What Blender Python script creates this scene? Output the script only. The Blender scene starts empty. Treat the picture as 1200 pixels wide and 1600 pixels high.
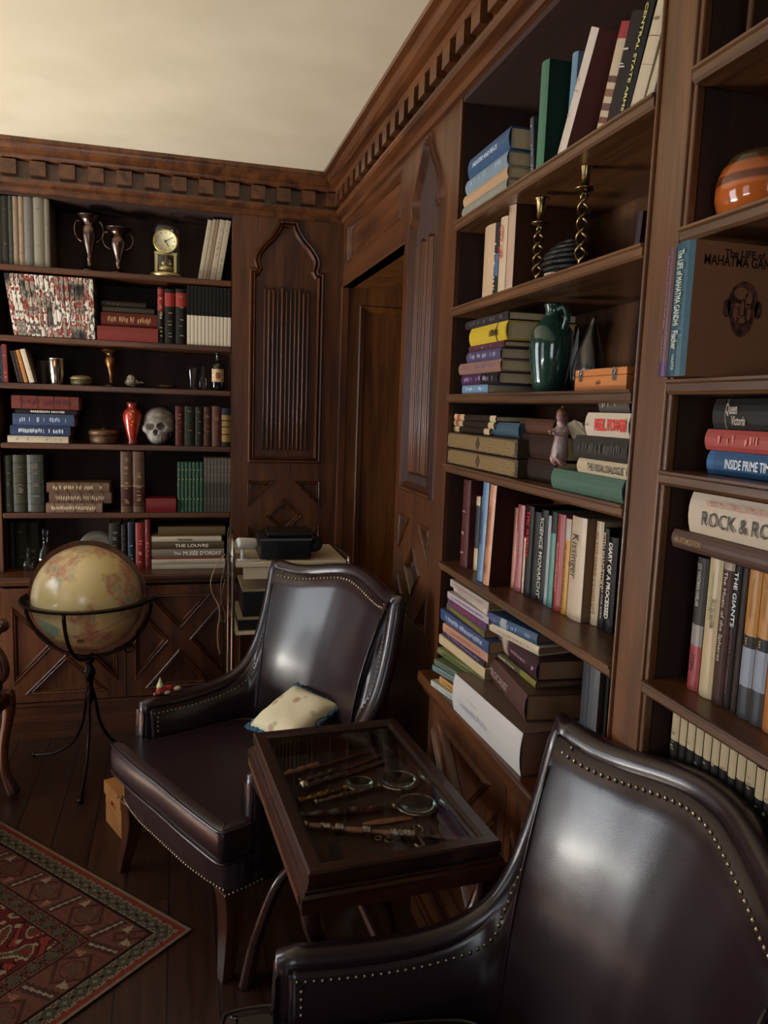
import bpy, bmesh, math, random
import numpy as np
from mathutils import Vector, Matrix, Euler, noise as mnoise
random.seed(7)
PI = math.pi
SC = bpy.context.scene
COL = SC.collection

# ---------------------------------------------------------------- camera
CAM_M = np.array([[0.9661430932763123, 0.25800446063025584, 0.0011052643890355832],
                  [-0.25565916686610457, 0.9567665761494015, 0.13869430111104297],
                  [0.034726268325407504, -0.13428111206808696, 0.9903346248768392]])   # columns: right, forward, up
CAM_F = 1190.35
CAM_C = np.array([0, 0, 1.55])
cd = bpy.data.cameras.new('camera'); cam = bpy.data.objects.new('camera', cd); COL.objects.link(cam)
cd.sensor_fit = 'HORIZONTAL'; cd.sensor_width = 36.0; cd.lens = CAM_F/1200*36.0
cd.clip_start = 0.02; cd.clip_end = 60
mm = Matrix.Identity(4)
for i in range(3):
    mm[i][0] = CAM_M[i][0]; mm[i][1] = CAM_M[i][2]; mm[i][2] = -CAM_M[i][1]; mm[i][3] = CAM_C[i]
cam.matrix_world = mm
SC.camera = cam
SC.view_settings.view_transform = 'Standard'; SC.view_settings.look = 'None'
SC.view_settings.gamma = 1; SC.view_settings.use_curve_mapping = False
SC.view_settings.exposure = EXPOSURE = 0.08
SC.cycles.use_denoising = True
SC.cycles.max_bounces = 8; SC.cycles.diffuse_bounces = 4; SC.cycles.glossy_bounces = 4
SC.cycles.caustics_reflective = False; SC.cycles.caustics_refractive = False
SC.cycles.sample_clamp_indirect = 4.0

# room measures (metres)
D = 3.70          # face of the bookcase on the back wall
XR = 0.754        # face of the bookcase on the right wall
ZC = 2.60         # ceiling
XLW = -2.5        # left wall
YF = -2.2         # wall behind the camera
DB = 3.61         # front of the base cabinets, back wall
XB = 0.705        # front of the base cabinets, right wall
ZL = 0.757        # top of the base cabinets

# ---------------------------------------------------------------- world and daylight
w = bpy.data.worlds.new('world'); SC.world = w; w.use_nodes = True
w.node_tree.nodes['Background'].inputs[0].default_value = (0.55, 0.65, 0.8, 1)
w.node_tree.nodes['Background'].inputs[1].default_value = 0.6

def area(name, loc, rot, sx, sy, power, color):
    l = bpy.data.lights.new(name, 'AREA'); l.shape = 'RECTANGLE'; l.size = sx; l.size_y = sy
    l.energy = power; l.color = color
    o = bpy.data.objects.new(name, l); o.location = loc; o.rotation_euler = rot; COL.objects.link(o)
    return o
WIN_LEFT = [(0.55, 0.90, 1.00, 2.25), (2.70, 1.30, 0.60, 2.25)]        # (centre y, width, z0, z1) of the windows in the left wall
WIN_FRONT = [(-0.9, 1.1, 0.95, 2.25)]                                 # (centre x, width, z0, z1) behind the camera
for i, (cy, wd, z0, z1) in enumerate(WIN_LEFT):
    area('window_daylight', (XLW-0.06, cy, (z0+z1)/2), (0, -PI/2, 0), z1-z0, wd, (7, 42)[i], (0.88, 0.94, 1.0))
    # added lamp inside each sill brightens the ceiling, standing in for ground bounce
    g = area('ceiling_fill', (XLW+0.10, cy, z0+0.03), (0, -math.radians((148, 128)[i]), math.radians((0, 12)[i])), 0.22, wd, (10, 42)[i], (1.0, 0.95, 0.86)); g.data.spread = math.radians(120)
for cx, wd, z0, z1 in WIN_FRONT:
    area('window_daylight', (cx, YF-0.06, (z0+z1)/2), (PI/2, 0, 0), wd, z1-z0, 20, (0.86, 0.93, 1.0))

# sun through the left windows, falling on rug and floorboards left of the chairs
sl = bpy.data.lights.new('sun', 'SUN'); sl.energy = 130; sl.angle = math.radians(0.8); sl.color = (1.0, 0.93, 0.82)
so = bpy.data.objects.new('sun', sl); COL.objects.link(so); so.rotation_euler = Vector((0.60, -0.14, -0.785)).to_track_quat('-Z', 'Y').to_euler()

# ---------------------------------------------------------------- geometry of the view: pixel of the photograph -> point on a known plane
def _ray(u, v): return CAM_M @ np.array([(u-600)/CAM_F, 1, -(v-800)/CAM_F])
def on(u, v, a, val):
    d = _ray(u, v); i = 'xyz'.index(a); t = (val-CAM_C[i])/d[i]
    return Vector(CAM_C+t*d)
def hit_u(p, d, u):
    c = CAM_M.T @ (np.array(p)-CAM_C); e = CAM_M.T @ np.array(d, float); k = (u-600)/CAM_F
    t = (k*c[1]-c[0])/(e[0]-k*e[1]); return Vector(np.array(p)+t*np.array(d, float))
def hit_v(p, d, v):
    c = CAM_M.T @ (np.array(p)-CAM_C); e = CAM_M.T @ np.array(d, float); k = -(v-800)/CAM_F
    t = (k*c[1]-c[2])/(e[2]-k*e[1]); return Vector(np.array(p)+t*np.array(d, float))

# ---------------------------------------------------------------- materials
def lin(c):
    c = c/255
    return c/12.92 if c <= 0.04045 else ((c+0.055)/1.055)**2.4
def hexc(h, k=1.0):
    if isinstance(h, str):
        return tuple(min(1, lin(int(h[i:i+2], 16))*k) for i in (0, 2, 4))+(1,)
    return tuple(h)+(1,) if len(h) == 3 else tuple(h)
MATS = {}
def pbr(name, color, rough=0.5, metal=0.0, spec=0.5, noise=None, bump=0, coat=0, coat_rough=0.1, color2=None, scale=40, trans=0, emis=None, sheen=0, ior=None):
    if name in MATS: return MATS[name]
    m = bpy.data.materials.new(name); m.use_nodes = True; nt = m.node_tree
    b = nt.nodes['Principled BSDF']; N = nt.nodes.new; L = nt.links.new
    b.inputs['Base Color'].default_value = hexc(color); b.inputs['Roughness'].default_value = rough
    b.inputs['Metallic'].default_value = metal; b.inputs['Specular IOR Level'].default_value = spec
    b.inputs['Coat Weight'].default_value = coat; b.inputs['Coat Roughness'].default_value = coat_rough
    b.inputs['Transmission Weight'].default_value = trans
    if ior: b.inputs['IOR'].default_value = ior
    if color2 or bump:
        tc = N('ShaderNodeTexCoord'); nz = N('ShaderNodeTexNoise'); nz.inputs['Scale'].default_value = scale
        nz.inputs['Detail'].default_value = 5; L(tc.outputs['Object'], nz.inputs['Vector'])
        if color2:
            mx = N('ShaderNodeMix'); mx.data_type = 'RGBA'; mx.inputs[6].default_value = hexc(color); mx.inputs[7].default_value = hexc(color2)
            mr = N('ShaderNodeMapRange'); mr.inputs[1].default_value = 0.38; mr.inputs[2].default_value = 0.62
            L(nz.outputs[0], mr.inputs[0]); L(mr.outputs[0], mx.inputs[0]); L(mx.outputs[2], b.inputs['Base Color'])
        if bump:
            bp = N('ShaderNodeBump'); bp.inputs['Strength'].default_value = bump; bp.inputs['Distance'].default_value = 0.002
            L(nz.outputs[0], bp.inputs['Height']); L(bp.outputs[0], b.inputs['Normal'])
    MATS[name] = m; return m
def book_mat(h, rough=0.42):
    if 'cover_'+h in MATS: return MATS['cover_'+h]
    r, g, b = [int(h[i:i+2], 16) for i in (0, 2, 4)]; y = .3*r+.59*g+.11*b; k = .86
    q = [max(0, min(255, round(k*(y+(c-y)*.84)*w))) for c, w in ((r, 1.02), (g, .985), (b, .95))]
    m = pbr('cover_'+h, '%02x%02x%02x' % tuple(q), rough if y > 60 else .5, spec=0.4 if y > 60 else .22, bump=0.15, scale=220)
    return m
def wood(name, dark, light, axis='z', rough=0.38, coat=0.25, sc=1.0, pores=0.5):
    if name in MATS: return MATS[name]
    m = bpy.data.materials.new(name); m.use_nodes = True; nt = m.node_tree
    b = nt.nodes['Principled BSDF']; N = nt.nodes.new; L = nt.links.new
    tc = N('ShaderNodeTexCoord'); mp = N('ShaderNodeMapping')
    s = [9*sc]*3; s['xyz'.index(axis)] = 0.8*sc; mp.inputs['Scale'].default_value = s
    L(tc.outputs['Object'], mp.inputs['Vector'])
    n1 = N('ShaderNodeTexNoise'); n1.inputs['Scale'].default_value = 1.6; n1.inputs['Detail'].default_value = 6; n1.inputs['Distortion'].default_value = 1.2
    L(mp.outputs[0], n1.inputs['Vector'])
    mp2 = N('ShaderNodeMapping'); s2 = [90*sc]*3; s2['xyz'.index(axis)] = 3*sc; mp2.inputs['Scale'].default_value = s2
    L(tc.outputs['Object'], mp2.inputs['Vector'])
    n2 = N('ShaderNodeTexNoise'); n2.inputs['Scale'].default_value = 2; n2.inputs['Detail'].default_value = 3
    L(mp2.outputs[0], n2.inputs['Vector'])
    ad = N('ShaderNodeMath'); ad.operation = 'MULTIPLY_ADD'; ad.inputs[1].default_value = pores
    L(n2.outputs[0], ad.inputs[0]); L(n1.outputs[0], ad.inputs[2])
    cr = N('ShaderNodeValToRGB'); e = cr.color_ramp.elements
    e[0].position = 0.38+pores*.35; e[0].color = hexc(dark); e[1].position = 0.62+pores*.62; e[1].color = hexc(light)
    L(ad.outputs[0], cr.inputs[0]); L(cr.outputs[0], b.inputs['Base Color'])
    b.inputs['Roughness'].default_value = rough; b.inputs['Coat Weight'].default_value = coat; b.inputs['Coat Roughness'].default_value = 0.22
    bp = N('ShaderNodeBump'); bp.inputs['Strength'].default_value = 0.12; bp.inputs['Distance'].default_value = 0.002
    L(n2.outputs[0], bp.inputs['Height']); L(bp.outputs[0], b.inputs['Normal'])
    MATS[name] = m; return m
WD = {a: wood('walnut_'+a, '321709', '5b3316', a, coat=.12) for a in 'xyz'}
WI = {a: wood('walnut_shaded_'+a, '200e07', '36190d', a, rough=0.75, coat=0.0) for a in 'xyz'}  # bay interiors: shade of the recesses darkened into the wood colour

# ---------------------------------------------------------------- mesh builder
class MB:
    def __init__(s): s.bm = bmesh.new(); s.mi = 0; s.M = Matrix.Identity(4)
    def _v(s, p): return s.bm.verts.new(s.M @ Vector(p))
    def _f(s, vs, smooth=False):
        try: f = s.bm.faces.new(vs)
        except ValueError: return None
        f.material_index = s.mi; f.smooth = smooth; return f
    def box(s, a, b):
        x0, y0, z0 = a; x1, y1, z1 = b
        v = [s._v(p) for p in ((x0,y0,z0),(x1,y0,z0),(x1,y1,z0),(x0,y1,z0),(x0,y0,z1),(x1,y0,z1),(x1,y1,z1),(x0,y1,z1))]
        for q in ((0,3,2,1),(4,5,6,7),(0,1,5,4),(1,2,6,5),(2,3,7,6),(3,0,4,7)): s._f([v[i] for i in q])
        return s
    def quad(s, *p): s._f([s._v(q) for q in p]); return s
    def rings(s, rings, caps=True, closed=True, smooth=True):
        R = [[s._v(p) for p in r] for r in rings]; n = len(R[0])
        for a, b in zip(R, R[1:]):
            for i in range(n if closed else n-1):
                j = (i+1) % n; s._f([a[i], a[j], b[j], b[i]], smooth)
        if caps: s._f(R[0][::-1]); s._f(R[-1])
        return s
    def lathe(s, prof, n=28, c=(0,0,0), caps=True, smooth=True):
        rs = [[(c[0]+r*math.cos(2*PI*i/n), c[1]+r*math.sin(2*PI*i/n), c[2]+z) for i in range(n)] for r, z in prof]
        return s.rings(rs, caps, True, smooth)
    def tube(s, pts, r, n=8, closed=False, caps=True, flat=None):
        pts = [Vector(p) for p in pts]; m = len(pts); rr = r if isinstance(r, (list, tuple)) else [r]*m
        T = []
        for i in range(m):
            a = pts[(i-1) % m] if (i or closed) else pts[i]; b = pts[(i+1) % m] if (i < m-1 or closed) else pts[i]
            t = (b-a); T.append(t.normalized() if t.length > 1e-9 else Vector((0,0,1)))
        up = Vector((0,0,1)) if abs(T[0].z) < 0.9 else Vector((1,0,0))
        X = (up-T[0]*up.dot(T[0])).normalized(); rings = []
        for i in range(m):
            X = (X-T[i]*X.dot(T[i]))
            X = X.normalized() if X.length > 1e-6 else T[i].orthogonal().normalized()
            Y = T[i].cross(X); fa, fb = (1, 1) if not flat else flat
            rings.append([pts[i]+X*rr[i]*fa*math.cos(2*PI*k/n)+Y*rr[i]*fb*math.sin(2*PI*k/n) for k in range(n)])
        if closed: rings.append(rings[0])
        if closed:
            R = [[s._v(p) for p in q] for q in rings[:-1]]
            for i in range(m):
                a, b = R[i], R[(i+1) % m]
                for k in range(n): s._f([a[k], a[(k+1) % n], b[(k+1) % n], b[k]], True)
        else: s.rings(rings, caps)
        return s
    def ball(s, c, r, n=12, m=8, sx=1, sy=1, sz=1):
        top = s._v((c[0], c[1], c[2]+r*sz)); bot = s._v((c[0], c[1], c[2]-r*sz)); R = []
        for j in range(1, m):
            a = PI*j/m
            R.append([s._v((c[0]+r*sx*math.sin(a)*math.cos(2*PI*i/n), c[1]+r*sy*math.sin(a)*math.sin(2*PI*i/n), c[2]+r*sz*math.cos(a))) for i in range(n)])
        for i in range(n):
            k = (i+1) % n; s._f([top, R[0][i], R[0][k]], True); s._f([bot, R[-1][k], R[-1][i]], True)
            for a, b in zip(R, R[1:]): s._f([a[i], b[i], b[k], a[k]], True)
        return s
    def prism(s, poly, h0, h1, mp):
        """poly in 2D (a, b), extruded from h0 to h1, mapped by mp(a, b, h)"""
        A = [s._v(mp(a, b, h0)) for a, b in poly]; B = [s._v(mp(a, b, h1)) for a, b in poly]; n = len(poly)
        s._f(A[::-1]); s._f(B)
        for i in range(n): s._f([A[i], A[(i+1) % n], B[(i+1) % n], B[i]])
        return s
    def pierced(s, outer, holes, depth, mp, back=None):
        """a board with openings: front at h=0, walls of each opening down to h=depth, closed there by a sunk panel"""
        es = []
        for loop in [outer]+holes:
            V = [s._v(mp(a, b, 0)) for a, b in loop]
            es += [s.bm.edges.new((V[i], V[(i+1) % len(V)])) for i in range(len(V))]
        r = bmesh.ops.triangle_fill(s.bm, use_beauty=True, edges=es)
        for g in r['geom']:
            if isinstance(g, bmesh.types.BMFace): g.material_index = s.mi
        for loop in holes:
            A = [s._v(mp(a, b, 0)) for a, b in loop]; B = [s._v(mp(a, b, depth)) for a, b in loop]; n = len(loop)
            for i in range(n): s._f([A[i], A[(i+1) % n], B[(i+1) % n], B[i]])
            s._f(B)
        A = [s._v(mp(a, b, 0)) for a, b in outer]; B = [s._v(mp(a, b, back or depth*1.2)) for a, b in outer]; n = len(outer)
        for i in range(n): s._f([A[i], A[(i+1) % n], B[(i+1) % n], B[i]])
        return s
    def build(s, name, mats, parent=None, bevel=0, loc=None, weld=False, subsurf=0):
        if not isinstance(mats, (list, tuple)): mats = [mats]
        if weld: bmesh.ops.remove_doubles(s.bm, verts=s.bm.verts, dist=1e-5)
        bmesh.ops.recalc_face_normals(s.bm, faces=s.bm.faces)
        me = bpy.data.meshes.new(name); s.bm.to_mesh(me); s.bm.free()
        for m in mats: me.materials.append(m)
        o = bpy.data.objects.new(name, me); COL.objects.link(o)
        if parent: o.parent = parent
        if loc: o.location = loc
        if bevel:
            b = o.modifiers.new('bevel', 'BEVEL'); b.width = bevel; b.segments = 2; b.limit_method = 'ANGLE'; b.angle_limit = math.radians(40)
            b.harden_normals = False
        if subsurf:
            q = o.modifiers.new('subsurf', 'SUBSURF'); q.levels = subsurf; q.render_levels = subsurf
        return o
def tag(o, label, cat, group=None, kind=None):
    o['label'] = label; o['category'] = cat
    if group: o['group'] = group
    if kind: o['kind'] = kind
    return o
def struct(o): o['kind'] = 'structure'; return o
def thing(name, label, cat, loc=(0,0,0), rot=(0,0,0), group=None):
    o = bpy.data.objects.new(name, None); COL.objects.link(o); o.empty_display_size = 0.05
    o.location = loc
    o.rotation_euler = rot.to_euler() if isinstance(rot, Matrix) else rot
    return tag(o, label, cat, group)
def dup(root, loc, rot=None, label=None, group=None):
    r = root.copy(); COL.objects.link(r); r.location = loc
    if rot is not None: r.rotation_euler = rot.to_euler() if isinstance(rot, Matrix) else rot
    if label: r['label'] = label
    if group: r['group'] = group
    for ch in root.children:
        c = ch.copy(); COL.objects.link(c); c.parent = r
        for g in ch.children:
            d = g.copy(); COL.objects.link(d); d.parent = c
    return r
def smooth_path(pts, n=6, closed=False):
    P = [Vector(p) for p in pts]; m = len(P); out = []
    for i in range(m if closed else m-1):
        p0 = P[(i-1) % m] if (i or closed) else P[0]; p1 = P[i]; p2 = P[(i+1) % m]; p3 = P[(i+2) % m] if (i < m-2 or closed) else P[-1]
        for k in range(n):
            t = k/n
            out.append(0.5*((2*p1)+(-p0+p2)*t+(2*p0-5*p1+4*p2-p3)*t*t+(-p0+3*p1-3*p2+p3)*t*t*t))
    if not closed: out.append(P[-1])
    return out
_TX = {}
def text_mesh(body, bold=0.0):
    """flat filled lettering, unit high, origin at its left end on mid height; returns verts, faces, length"""
    if (body, bold) in _TX: return _TX[(body, bold)]
    c = bpy.data.curves.new('lettering', 'FONT'); c.body = body; c.size = 1; c.resolution_u = 2; c.offset = bold
    o = bpy.data.objects.new('lettering', c); COL.objects.link(o); bpy.context.view_layer.update()
    me = bpy.data.meshes.new_from_object(o)
    V = [tuple(v.co) for v in me.vertices]; F = [tuple(p.vertices) for p in me.polygons]
    bpy.data.objects.remove(o); bpy.data.curves.remove(c); bpy.data.meshes.remove(me)
    xs = [v[0] for v in V] or [0]; x0 = min(xs); ln = max(xs)-x0
    V = [(v[0]-x0, v[1]-0.35) for v in V]
    _TX[(body, bold)] = (V, F, ln); return _TX[(body, bold)]
def lettering(mb, body, org, ex, ey, size, length=None, bold=0.0, maxlen=None):
    V, F, ln = text_mesh(body, bold); sx = size
    if length: sx = length/ln
    if maxlen and ln*sx > maxlen: sx = maxlen/ln
    ex = Vector(ex); ey = Vector(ey); org = Vector(org)
    vs = [mb._v(org+ex*(v[0]*sx)+ey*(v[1]*size)) for v in V]
    for f in F:
        mb._f([vs[i] for i in f])
    return mb
# ================================================================ THE ROOM
plaster = pbr('ceiling_plaster', 'd9cdb4', 0.75, bump=0.25, color2='cfc3a9', scale=3)
BW = lambda a, b, h: (a, D+h, b)
RW = lambda a, b, h: (XR+h, a, b)
def floor_mat():
    m = bpy.data.materials.new('dark_floorboards'); m.use_nodes = True; nt = m.node_tree; N = nt.nodes.new; L = nt.links.new
    b = nt.nodes['Principled BSDF']; tc = N('ShaderNodeTexCoord')
    mp = N('ShaderNodeMapping'); mp.inputs['Rotation'].default_value = (0, 0, PI/2); mp.inputs['Location'].default_value = (0, 0.036, 0)
    L(tc.outputs['Object'], mp.inputs['Vector'])
    br = N('ShaderNodeTexBrick'); br.inputs['Scale'].default_value = 1; br.inputs['Brick Width'].default_value = 2.3
    br.inputs['Row Height'].default_value = 0.134; br.inputs['Mortar Size'].default_value = 0.0022; br.inputs['Mortar Smooth'].default_value = 0.1
    br.inputs['Color1'].default_value = hexc('2f1a10'); br.inputs['Color2'].default_value = hexc('3d2417'); br.inputs['Mortar'].default_value = hexc('0b0604')
    br.offset = 0.37
    L(mp.outputs[0], br.inputs['Vector'])
    m2 = N('ShaderNodeMapping'); m2.inputs['Scale'].default_value = (30, 1.6, 30); L(tc.outputs['Object'], m2.inputs['Vector'])
    nz = N('ShaderNodeTexNoise'); nz.inputs['Scale'].default_value = 2; nz.inputs['Detail'].default_value = 6; L(m2.outputs[0], nz.inputs['Vector'])
    mx = N('ShaderNodeMix'); mx.data_type = 'RGBA'; mx.blend_type = 'MULTIPLY'; mx.inputs[0].default_value = 0.8
    mr = N('ShaderNodeMapRange'); mr.inputs[1].default_value = .3; mr.inputs[2].default_value = .7; mr.inputs[3].default_value = .45; mr.inputs[4].default_value = 1.25
    L(nz.outputs[0], mr.inputs[0]); L(br.outputs['Color'], mx.inputs[6]); L(mr.outputs[0], mx.inputs[7]); L(mx.outputs[2], b.inputs['Base Color'])
    r = N('ShaderNodeMapRange'); r.inputs[3].default_value = 0.26; r.inputs[4].default_value = 0.5; L(nz.outputs[0], r.inputs[0]); L(r.outputs[0], b.inputs['Roughness'])
    bp = N('ShaderNodeBump'); bp.inputs['Strength'].default_value = 0.5; bp.inputs['Distance'].default_value = 0.003; bp.invert = True
    L(br.outputs['Fac'], bp.inputs['Height']); L(bp.outputs[0], b.inputs['Normal'])
    return m
struct(MB().box((XLW-.1, YF-.1, -.08), (2.2, 4.2, 0)).build('floor', floor_mat()))
struct(MB().box((XLW-.1, YF-.1, ZC), (2.2, 4.2, ZC+.08)).build('ceiling', plaster))
WB = wood('walnut_plain_z', '38200f', '5b371c', 'z')
struct(MB().box((XLW-.1, D+.36, 0), (2.2, D+.46, ZC)).build('wall_back', WB))
struct(MB().box((XR+.36, YF, 0), (XR+.46, 2.1, ZC)).build('wall_right', WB))
# wall of the left side and behind the camera, with their windows
wallpaint = pbr('wall_paint', '8d7a5c', 0.8, color2='85724f', scale=2)
mb = MB(); yy = YF
mp = lambda a, b, h: (XLW-h, a, b)
holes = [[(cy-wd/2, z0), (cy+wd/2, z0), (cy+wd/2, z1), (cy-wd/2, z1)] for cy, wd, z0, z1 in WIN_LEFT]
def wall_with_windows(name, a0, a1, wins, mp):
    mb = MB(); xs = [a0]
    for c, wd, z0, z1 in sorted(wins): xs += [c-wd/2, c+wd/2]
    xs.append(a1)
    def bx(aa, ab, za, zb): mb.prism([(aa, za), (ab, za), (ab, zb), (aa, zb)], 0, 0.12, mp)
    for i in range(0, len(xs), 2): bx(xs[i], xs[i+1], 0, ZC)
    for c, wd, z0, z1 in wins: bx(c-wd/2, c+wd/2, 0, z0); bx(c-wd/2, c+wd/2, z1, ZC)
    return struct(mb.build(name, wallpaint))
wall_with_windows('wall_left', YF, 4.1, WIN_LEFT, lambda a, b, h: (XLW-h, a, b))
wall_with_windows('wall_front', XLW, 1.2, WIN_FRONT, lambda a, b, h: (a, YF-h, b))
def window(n, c, wd, z0, z1, mp):
    f = MB(); t = 0.035
    def bar(a0, a1, b0, b1): f.prism([(a0, b0), (a1, b0), (a1, b1), (a0, b1)], 0.0, 0.045, mp)
    bar(c-wd/2, c-wd/2+t, z0, z1); bar(c+wd/2-t, c+wd/2, z0, z1); bar(c-wd/2+t, c+wd/2-t, z0, z0+t); bar(c-wd/2+t, c+wd/2-t, z1-t, z1)
    bar(c-.012, c+.012, z0+t, z1-t)
    for k in (1, 2): z = z0+(z1-z0)*k/3; bar(c-wd/2+t, c-.012, z-.01, z+.01); bar(c+.012, c+wd/2-t, z-.01, z+.01)
    struct(f.build('window_%d' % n, WD['z']))
k = 1
for q in WIN_LEFT: window(k, *q, lambda a, b, h: (XLW-h, a, b)); k += 1
for q in WIN_FRONT: window(k, *q, lambda a, b, h: (a, YF-h, b)); k += 1

# ---------------------------------------------------------------- cornice: one moulding run along both bookcases, mitred in the corner
def cornice():
    prof = [(0,2.41),(.012,2.412),(.018,2.425),(.018,2.432),(.045,2.438),(.05,2.448),(.05,2.458),(.03,2.462),(.03,2.53),(.055,2.535),(.06,2.542),(.062,2.55),(.085,2.553),(.1,2.562),(.108,2.575),(.11,2.583),(.13,2.585),(.13,ZC+.001),(-.3,ZC+.001),(-.3,2.41)]
    mb = MB(); ends = [[(XLW, D-p, z) for p, z in prof], [(XR-p, D-p, z) for p, z in prof], [(XR-p, YF, z) for p, z in prof]]
    for a, b in zip(ends, ends[1:]):
        mb.rings([a, b], caps=False, smooth=False)
    return mb
mb = cornice()
x = XLW+.05
while x < XR-.09: mb.box((x, D-.062, 2.472), (x+.062, D-.028, 2.528)); x += .115
y = YF+.05
while y < D-.09: mb.box((XR-.062, y, 2.472), (XR-.028, y+.06, 2.528)); y += .108
WC = wood('walnut_cornice_y', '361b0c', '633a1c', 'y', rough=0.35)
struct(mb.build('trim_1', WC))

# ---------------------------------------------------------------- carved pilasters (the same panel on both walls)
def ogee(c, hw, sgn=1):
    L = [(-hw, 1.27), (-hw, 2.178), (-hw*.86, 2.178)]
    cur = smooth_path([(-.150,2.182,0),(-.158,2.215,0),(-.150,2.25,0),(-.120,2.293,0),(-.082,2.333,0),(-.058,2.37,0),(-.047,2.405,0)], 5)
    L += [(p.x*hw/.177, p.y) for p in cur]
    R = [(-a, b) for a, b in L[::-1]]
    return [(c+a, b) for a, b in L+R]
def inset(loop, d):
    """move a polygon inwards by d"""
    n = len(loop); area2 = sum(loop[i][0]*loop[(i+1) % n][1]-loop[(i+1) % n][0]*loop[i][1] for i in range(n)); s = 1 if area2 > 0 else -1
    out = []
    for i in range(n):
        p0, p1, p2 = Vector(loop[i-1]), Vector(loop[i]), Vector(loop[(i+1) % n])
        e1 = (p1-p0).normalized(); e2 = (p2-p1).normalized(); n1 = Vector((-e1.y, e1.x))*s; n2 = Vector((-e2.y, e2.x))*s
        m = (n1+n2); m = m.normalized() if m.length > 1e-6 else n1
        k = max(0.45, m.dot(n1)); q = p1+m*(d/k); out.append((q.x, q.y))
    return out
def mould(mb, loop, mp, steps=((0.0, 0.002), (.007, -.010), (.014, -.008), (.018, .001), (.025, -.012), (.034, .012))):
    """moulding swept inside a polygon: steps of (inset, depth)"""
    R = []
    for d, h in steps:
        R.append([mp(a, b, h) for a, b in inset(loop, d)])
    mb.rings(R, caps=False, smooth=False)
def diamond_loops(c0, c1, z0, z1, bw=.055):
    """four corner triangles and a centre diamond"""
    cx = (c0+c1)/2; cz = (z0+z1)/2; hw = (c1-c0)/2; hh = (z1-z0)/2; g = bw*1.35
    T = []
    for sx in (-1, 1):
        for sz in (-1, 1):
            T.append([(cx+sx*hw, cz+sz*hh), (cx+sx*g*.6, cz+sz*hh), (cx+sx*hw, cz+sz*g*.6)])
    k = .52
    T.append([(cx-hw*k, cz), (cx, cz+hh*k), (cx+hw*k, cz), (cx, cz-hh*k)])
    return T
def x_loops(c0, c1, z0, z1, bw=.06):
    """four triangles left between the bars of a saltire"""
    cx = (c0+c1)/2; cz = (z0+z1)/2; hw = (c1-c0)/2; hh = (z1-z0)/2; g = bw*.72
    return [[(cx-hw+g, z1), (cx+hw-g, z1), (cx, cz+g)], [(cx-hw+g, z0), (cx+hw-g, z0), (cx, cz-g)],
            [(c0, cz-hh+g), (c0, cz+hh-g), (cx-g, cz)], [(c1, cz-hh+g), (c1, cz+hh-g), (cx+g, cz)]]
def pilaster(name, a0, a1, c, hw, mp):
    mb = MB(); og = ogee(c, hw); low = diamond_loops(c-hw, c+hw, .84, 1.185)
    mb.pierced([(a0, 0), (a1, 0), (a1, 2.415), (a0, 2.415)], [og]+low, .014, mp, back=.3)
    mould(mb, og, mp)
    for l in low: mould(mb, l, mp, ((0, .002), (.004, -.006), (.009, 0), (.014, -.004), (.02, .012)))
    # linenfold: bunches of vertical ridges ending in little ogee tops
    n = 11; span = hw*1.16
    for i in range(n):
        a = c-span/2+span*i/(n-1); r = .0075 if i in (1, 2, 4, 8, 9) else .0055
        top = 2.10-.012*((i*3) % 4)/3
        pts = [mp(a, 1.335, .012), mp(a, 1.345, .004), mp(a, 1.6, .003), mp(a, 1.9, .003), mp(a, top-.01, .004), mp(a, top, .012)]
        mb.tube(pts, [r*.6, r, r, r, r, r*.6], n=6)
    return struct(mb.build(name, WD['z']))
pilaster('trim_2', .232, XR+.0, .487, .177, BW)
pilaster('trim_3', 2.115, 2.645, 2.405, .172, RW)
# slim jamb lining the corner of the doorway and the transom panel over it
mb = MB(); tl = [(2.70, 2.215), (3.60, 2.215), (3.60, 2.385), (2.70, 2.385)]
mb.pierced([(2.645, 2.12), (3.70, 2.12), (3.70, 2.415), (2.645, 2.415)], [tl], .016, RW, back=.05)
mould(mb, tl, RW, ((0, .002), (.006, -.006), (.012, -.001), (.02, .014)))
struct(mb.build('trim_4', WD['y']))
mb = MB()                                                # lining of the deep doorway: far reveal with its panel, soffit, near reveal, end
rv = [(.838, .25), (1.25, .25), (1.25, 2.045), (.838, 2.045)]
RV = lambda a, b, h: (a, 3.70+h, b)
mb.pierced([(XR, 0), (1.38, 0), (1.38, 2.14), (XR, 2.14)], [rv], .03, RV, back=.06)
mould(mb, rv, RV, ((0, .002), (.008, -.004), (.016, .004), (.03, .012), (.045, .028)))
mb.box((XR+.001, 2.645, 2.12), (1.42, 3.70, 2.16)); mb.box((XR+.30, 2.60, 0), (1.42, 2.645, 2.14)); mb.box((1.38, 2.6, 0), (1.44, 3.76, 2.16))
struct(mb.build('wall_passage', wood('walnut_reveal_z', '4b2a12', '7c4c20', 'z', rough=.42)))
struct(MB().box((XR-.008, 3.682, 0), (XR+.03, 3.70, 2.12)).build('trim_5', WD['z'], bevel=.004))
# panelled wall left of the back bookcase
mb = MB(); hl = [(-2.3, 1.0), (-1.3, 1.0), (-1.3, 2.3), (-2.3, 2.3)]
mb.pierced([(XLW, 0), (-1.08, 0), (-1.08, 2.415), (XLW, 2.415)], [hl], .02, BW, back=.3); mould(mb, hl, BW)
struct(mb.build('trim_6', WD['z']))

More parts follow.
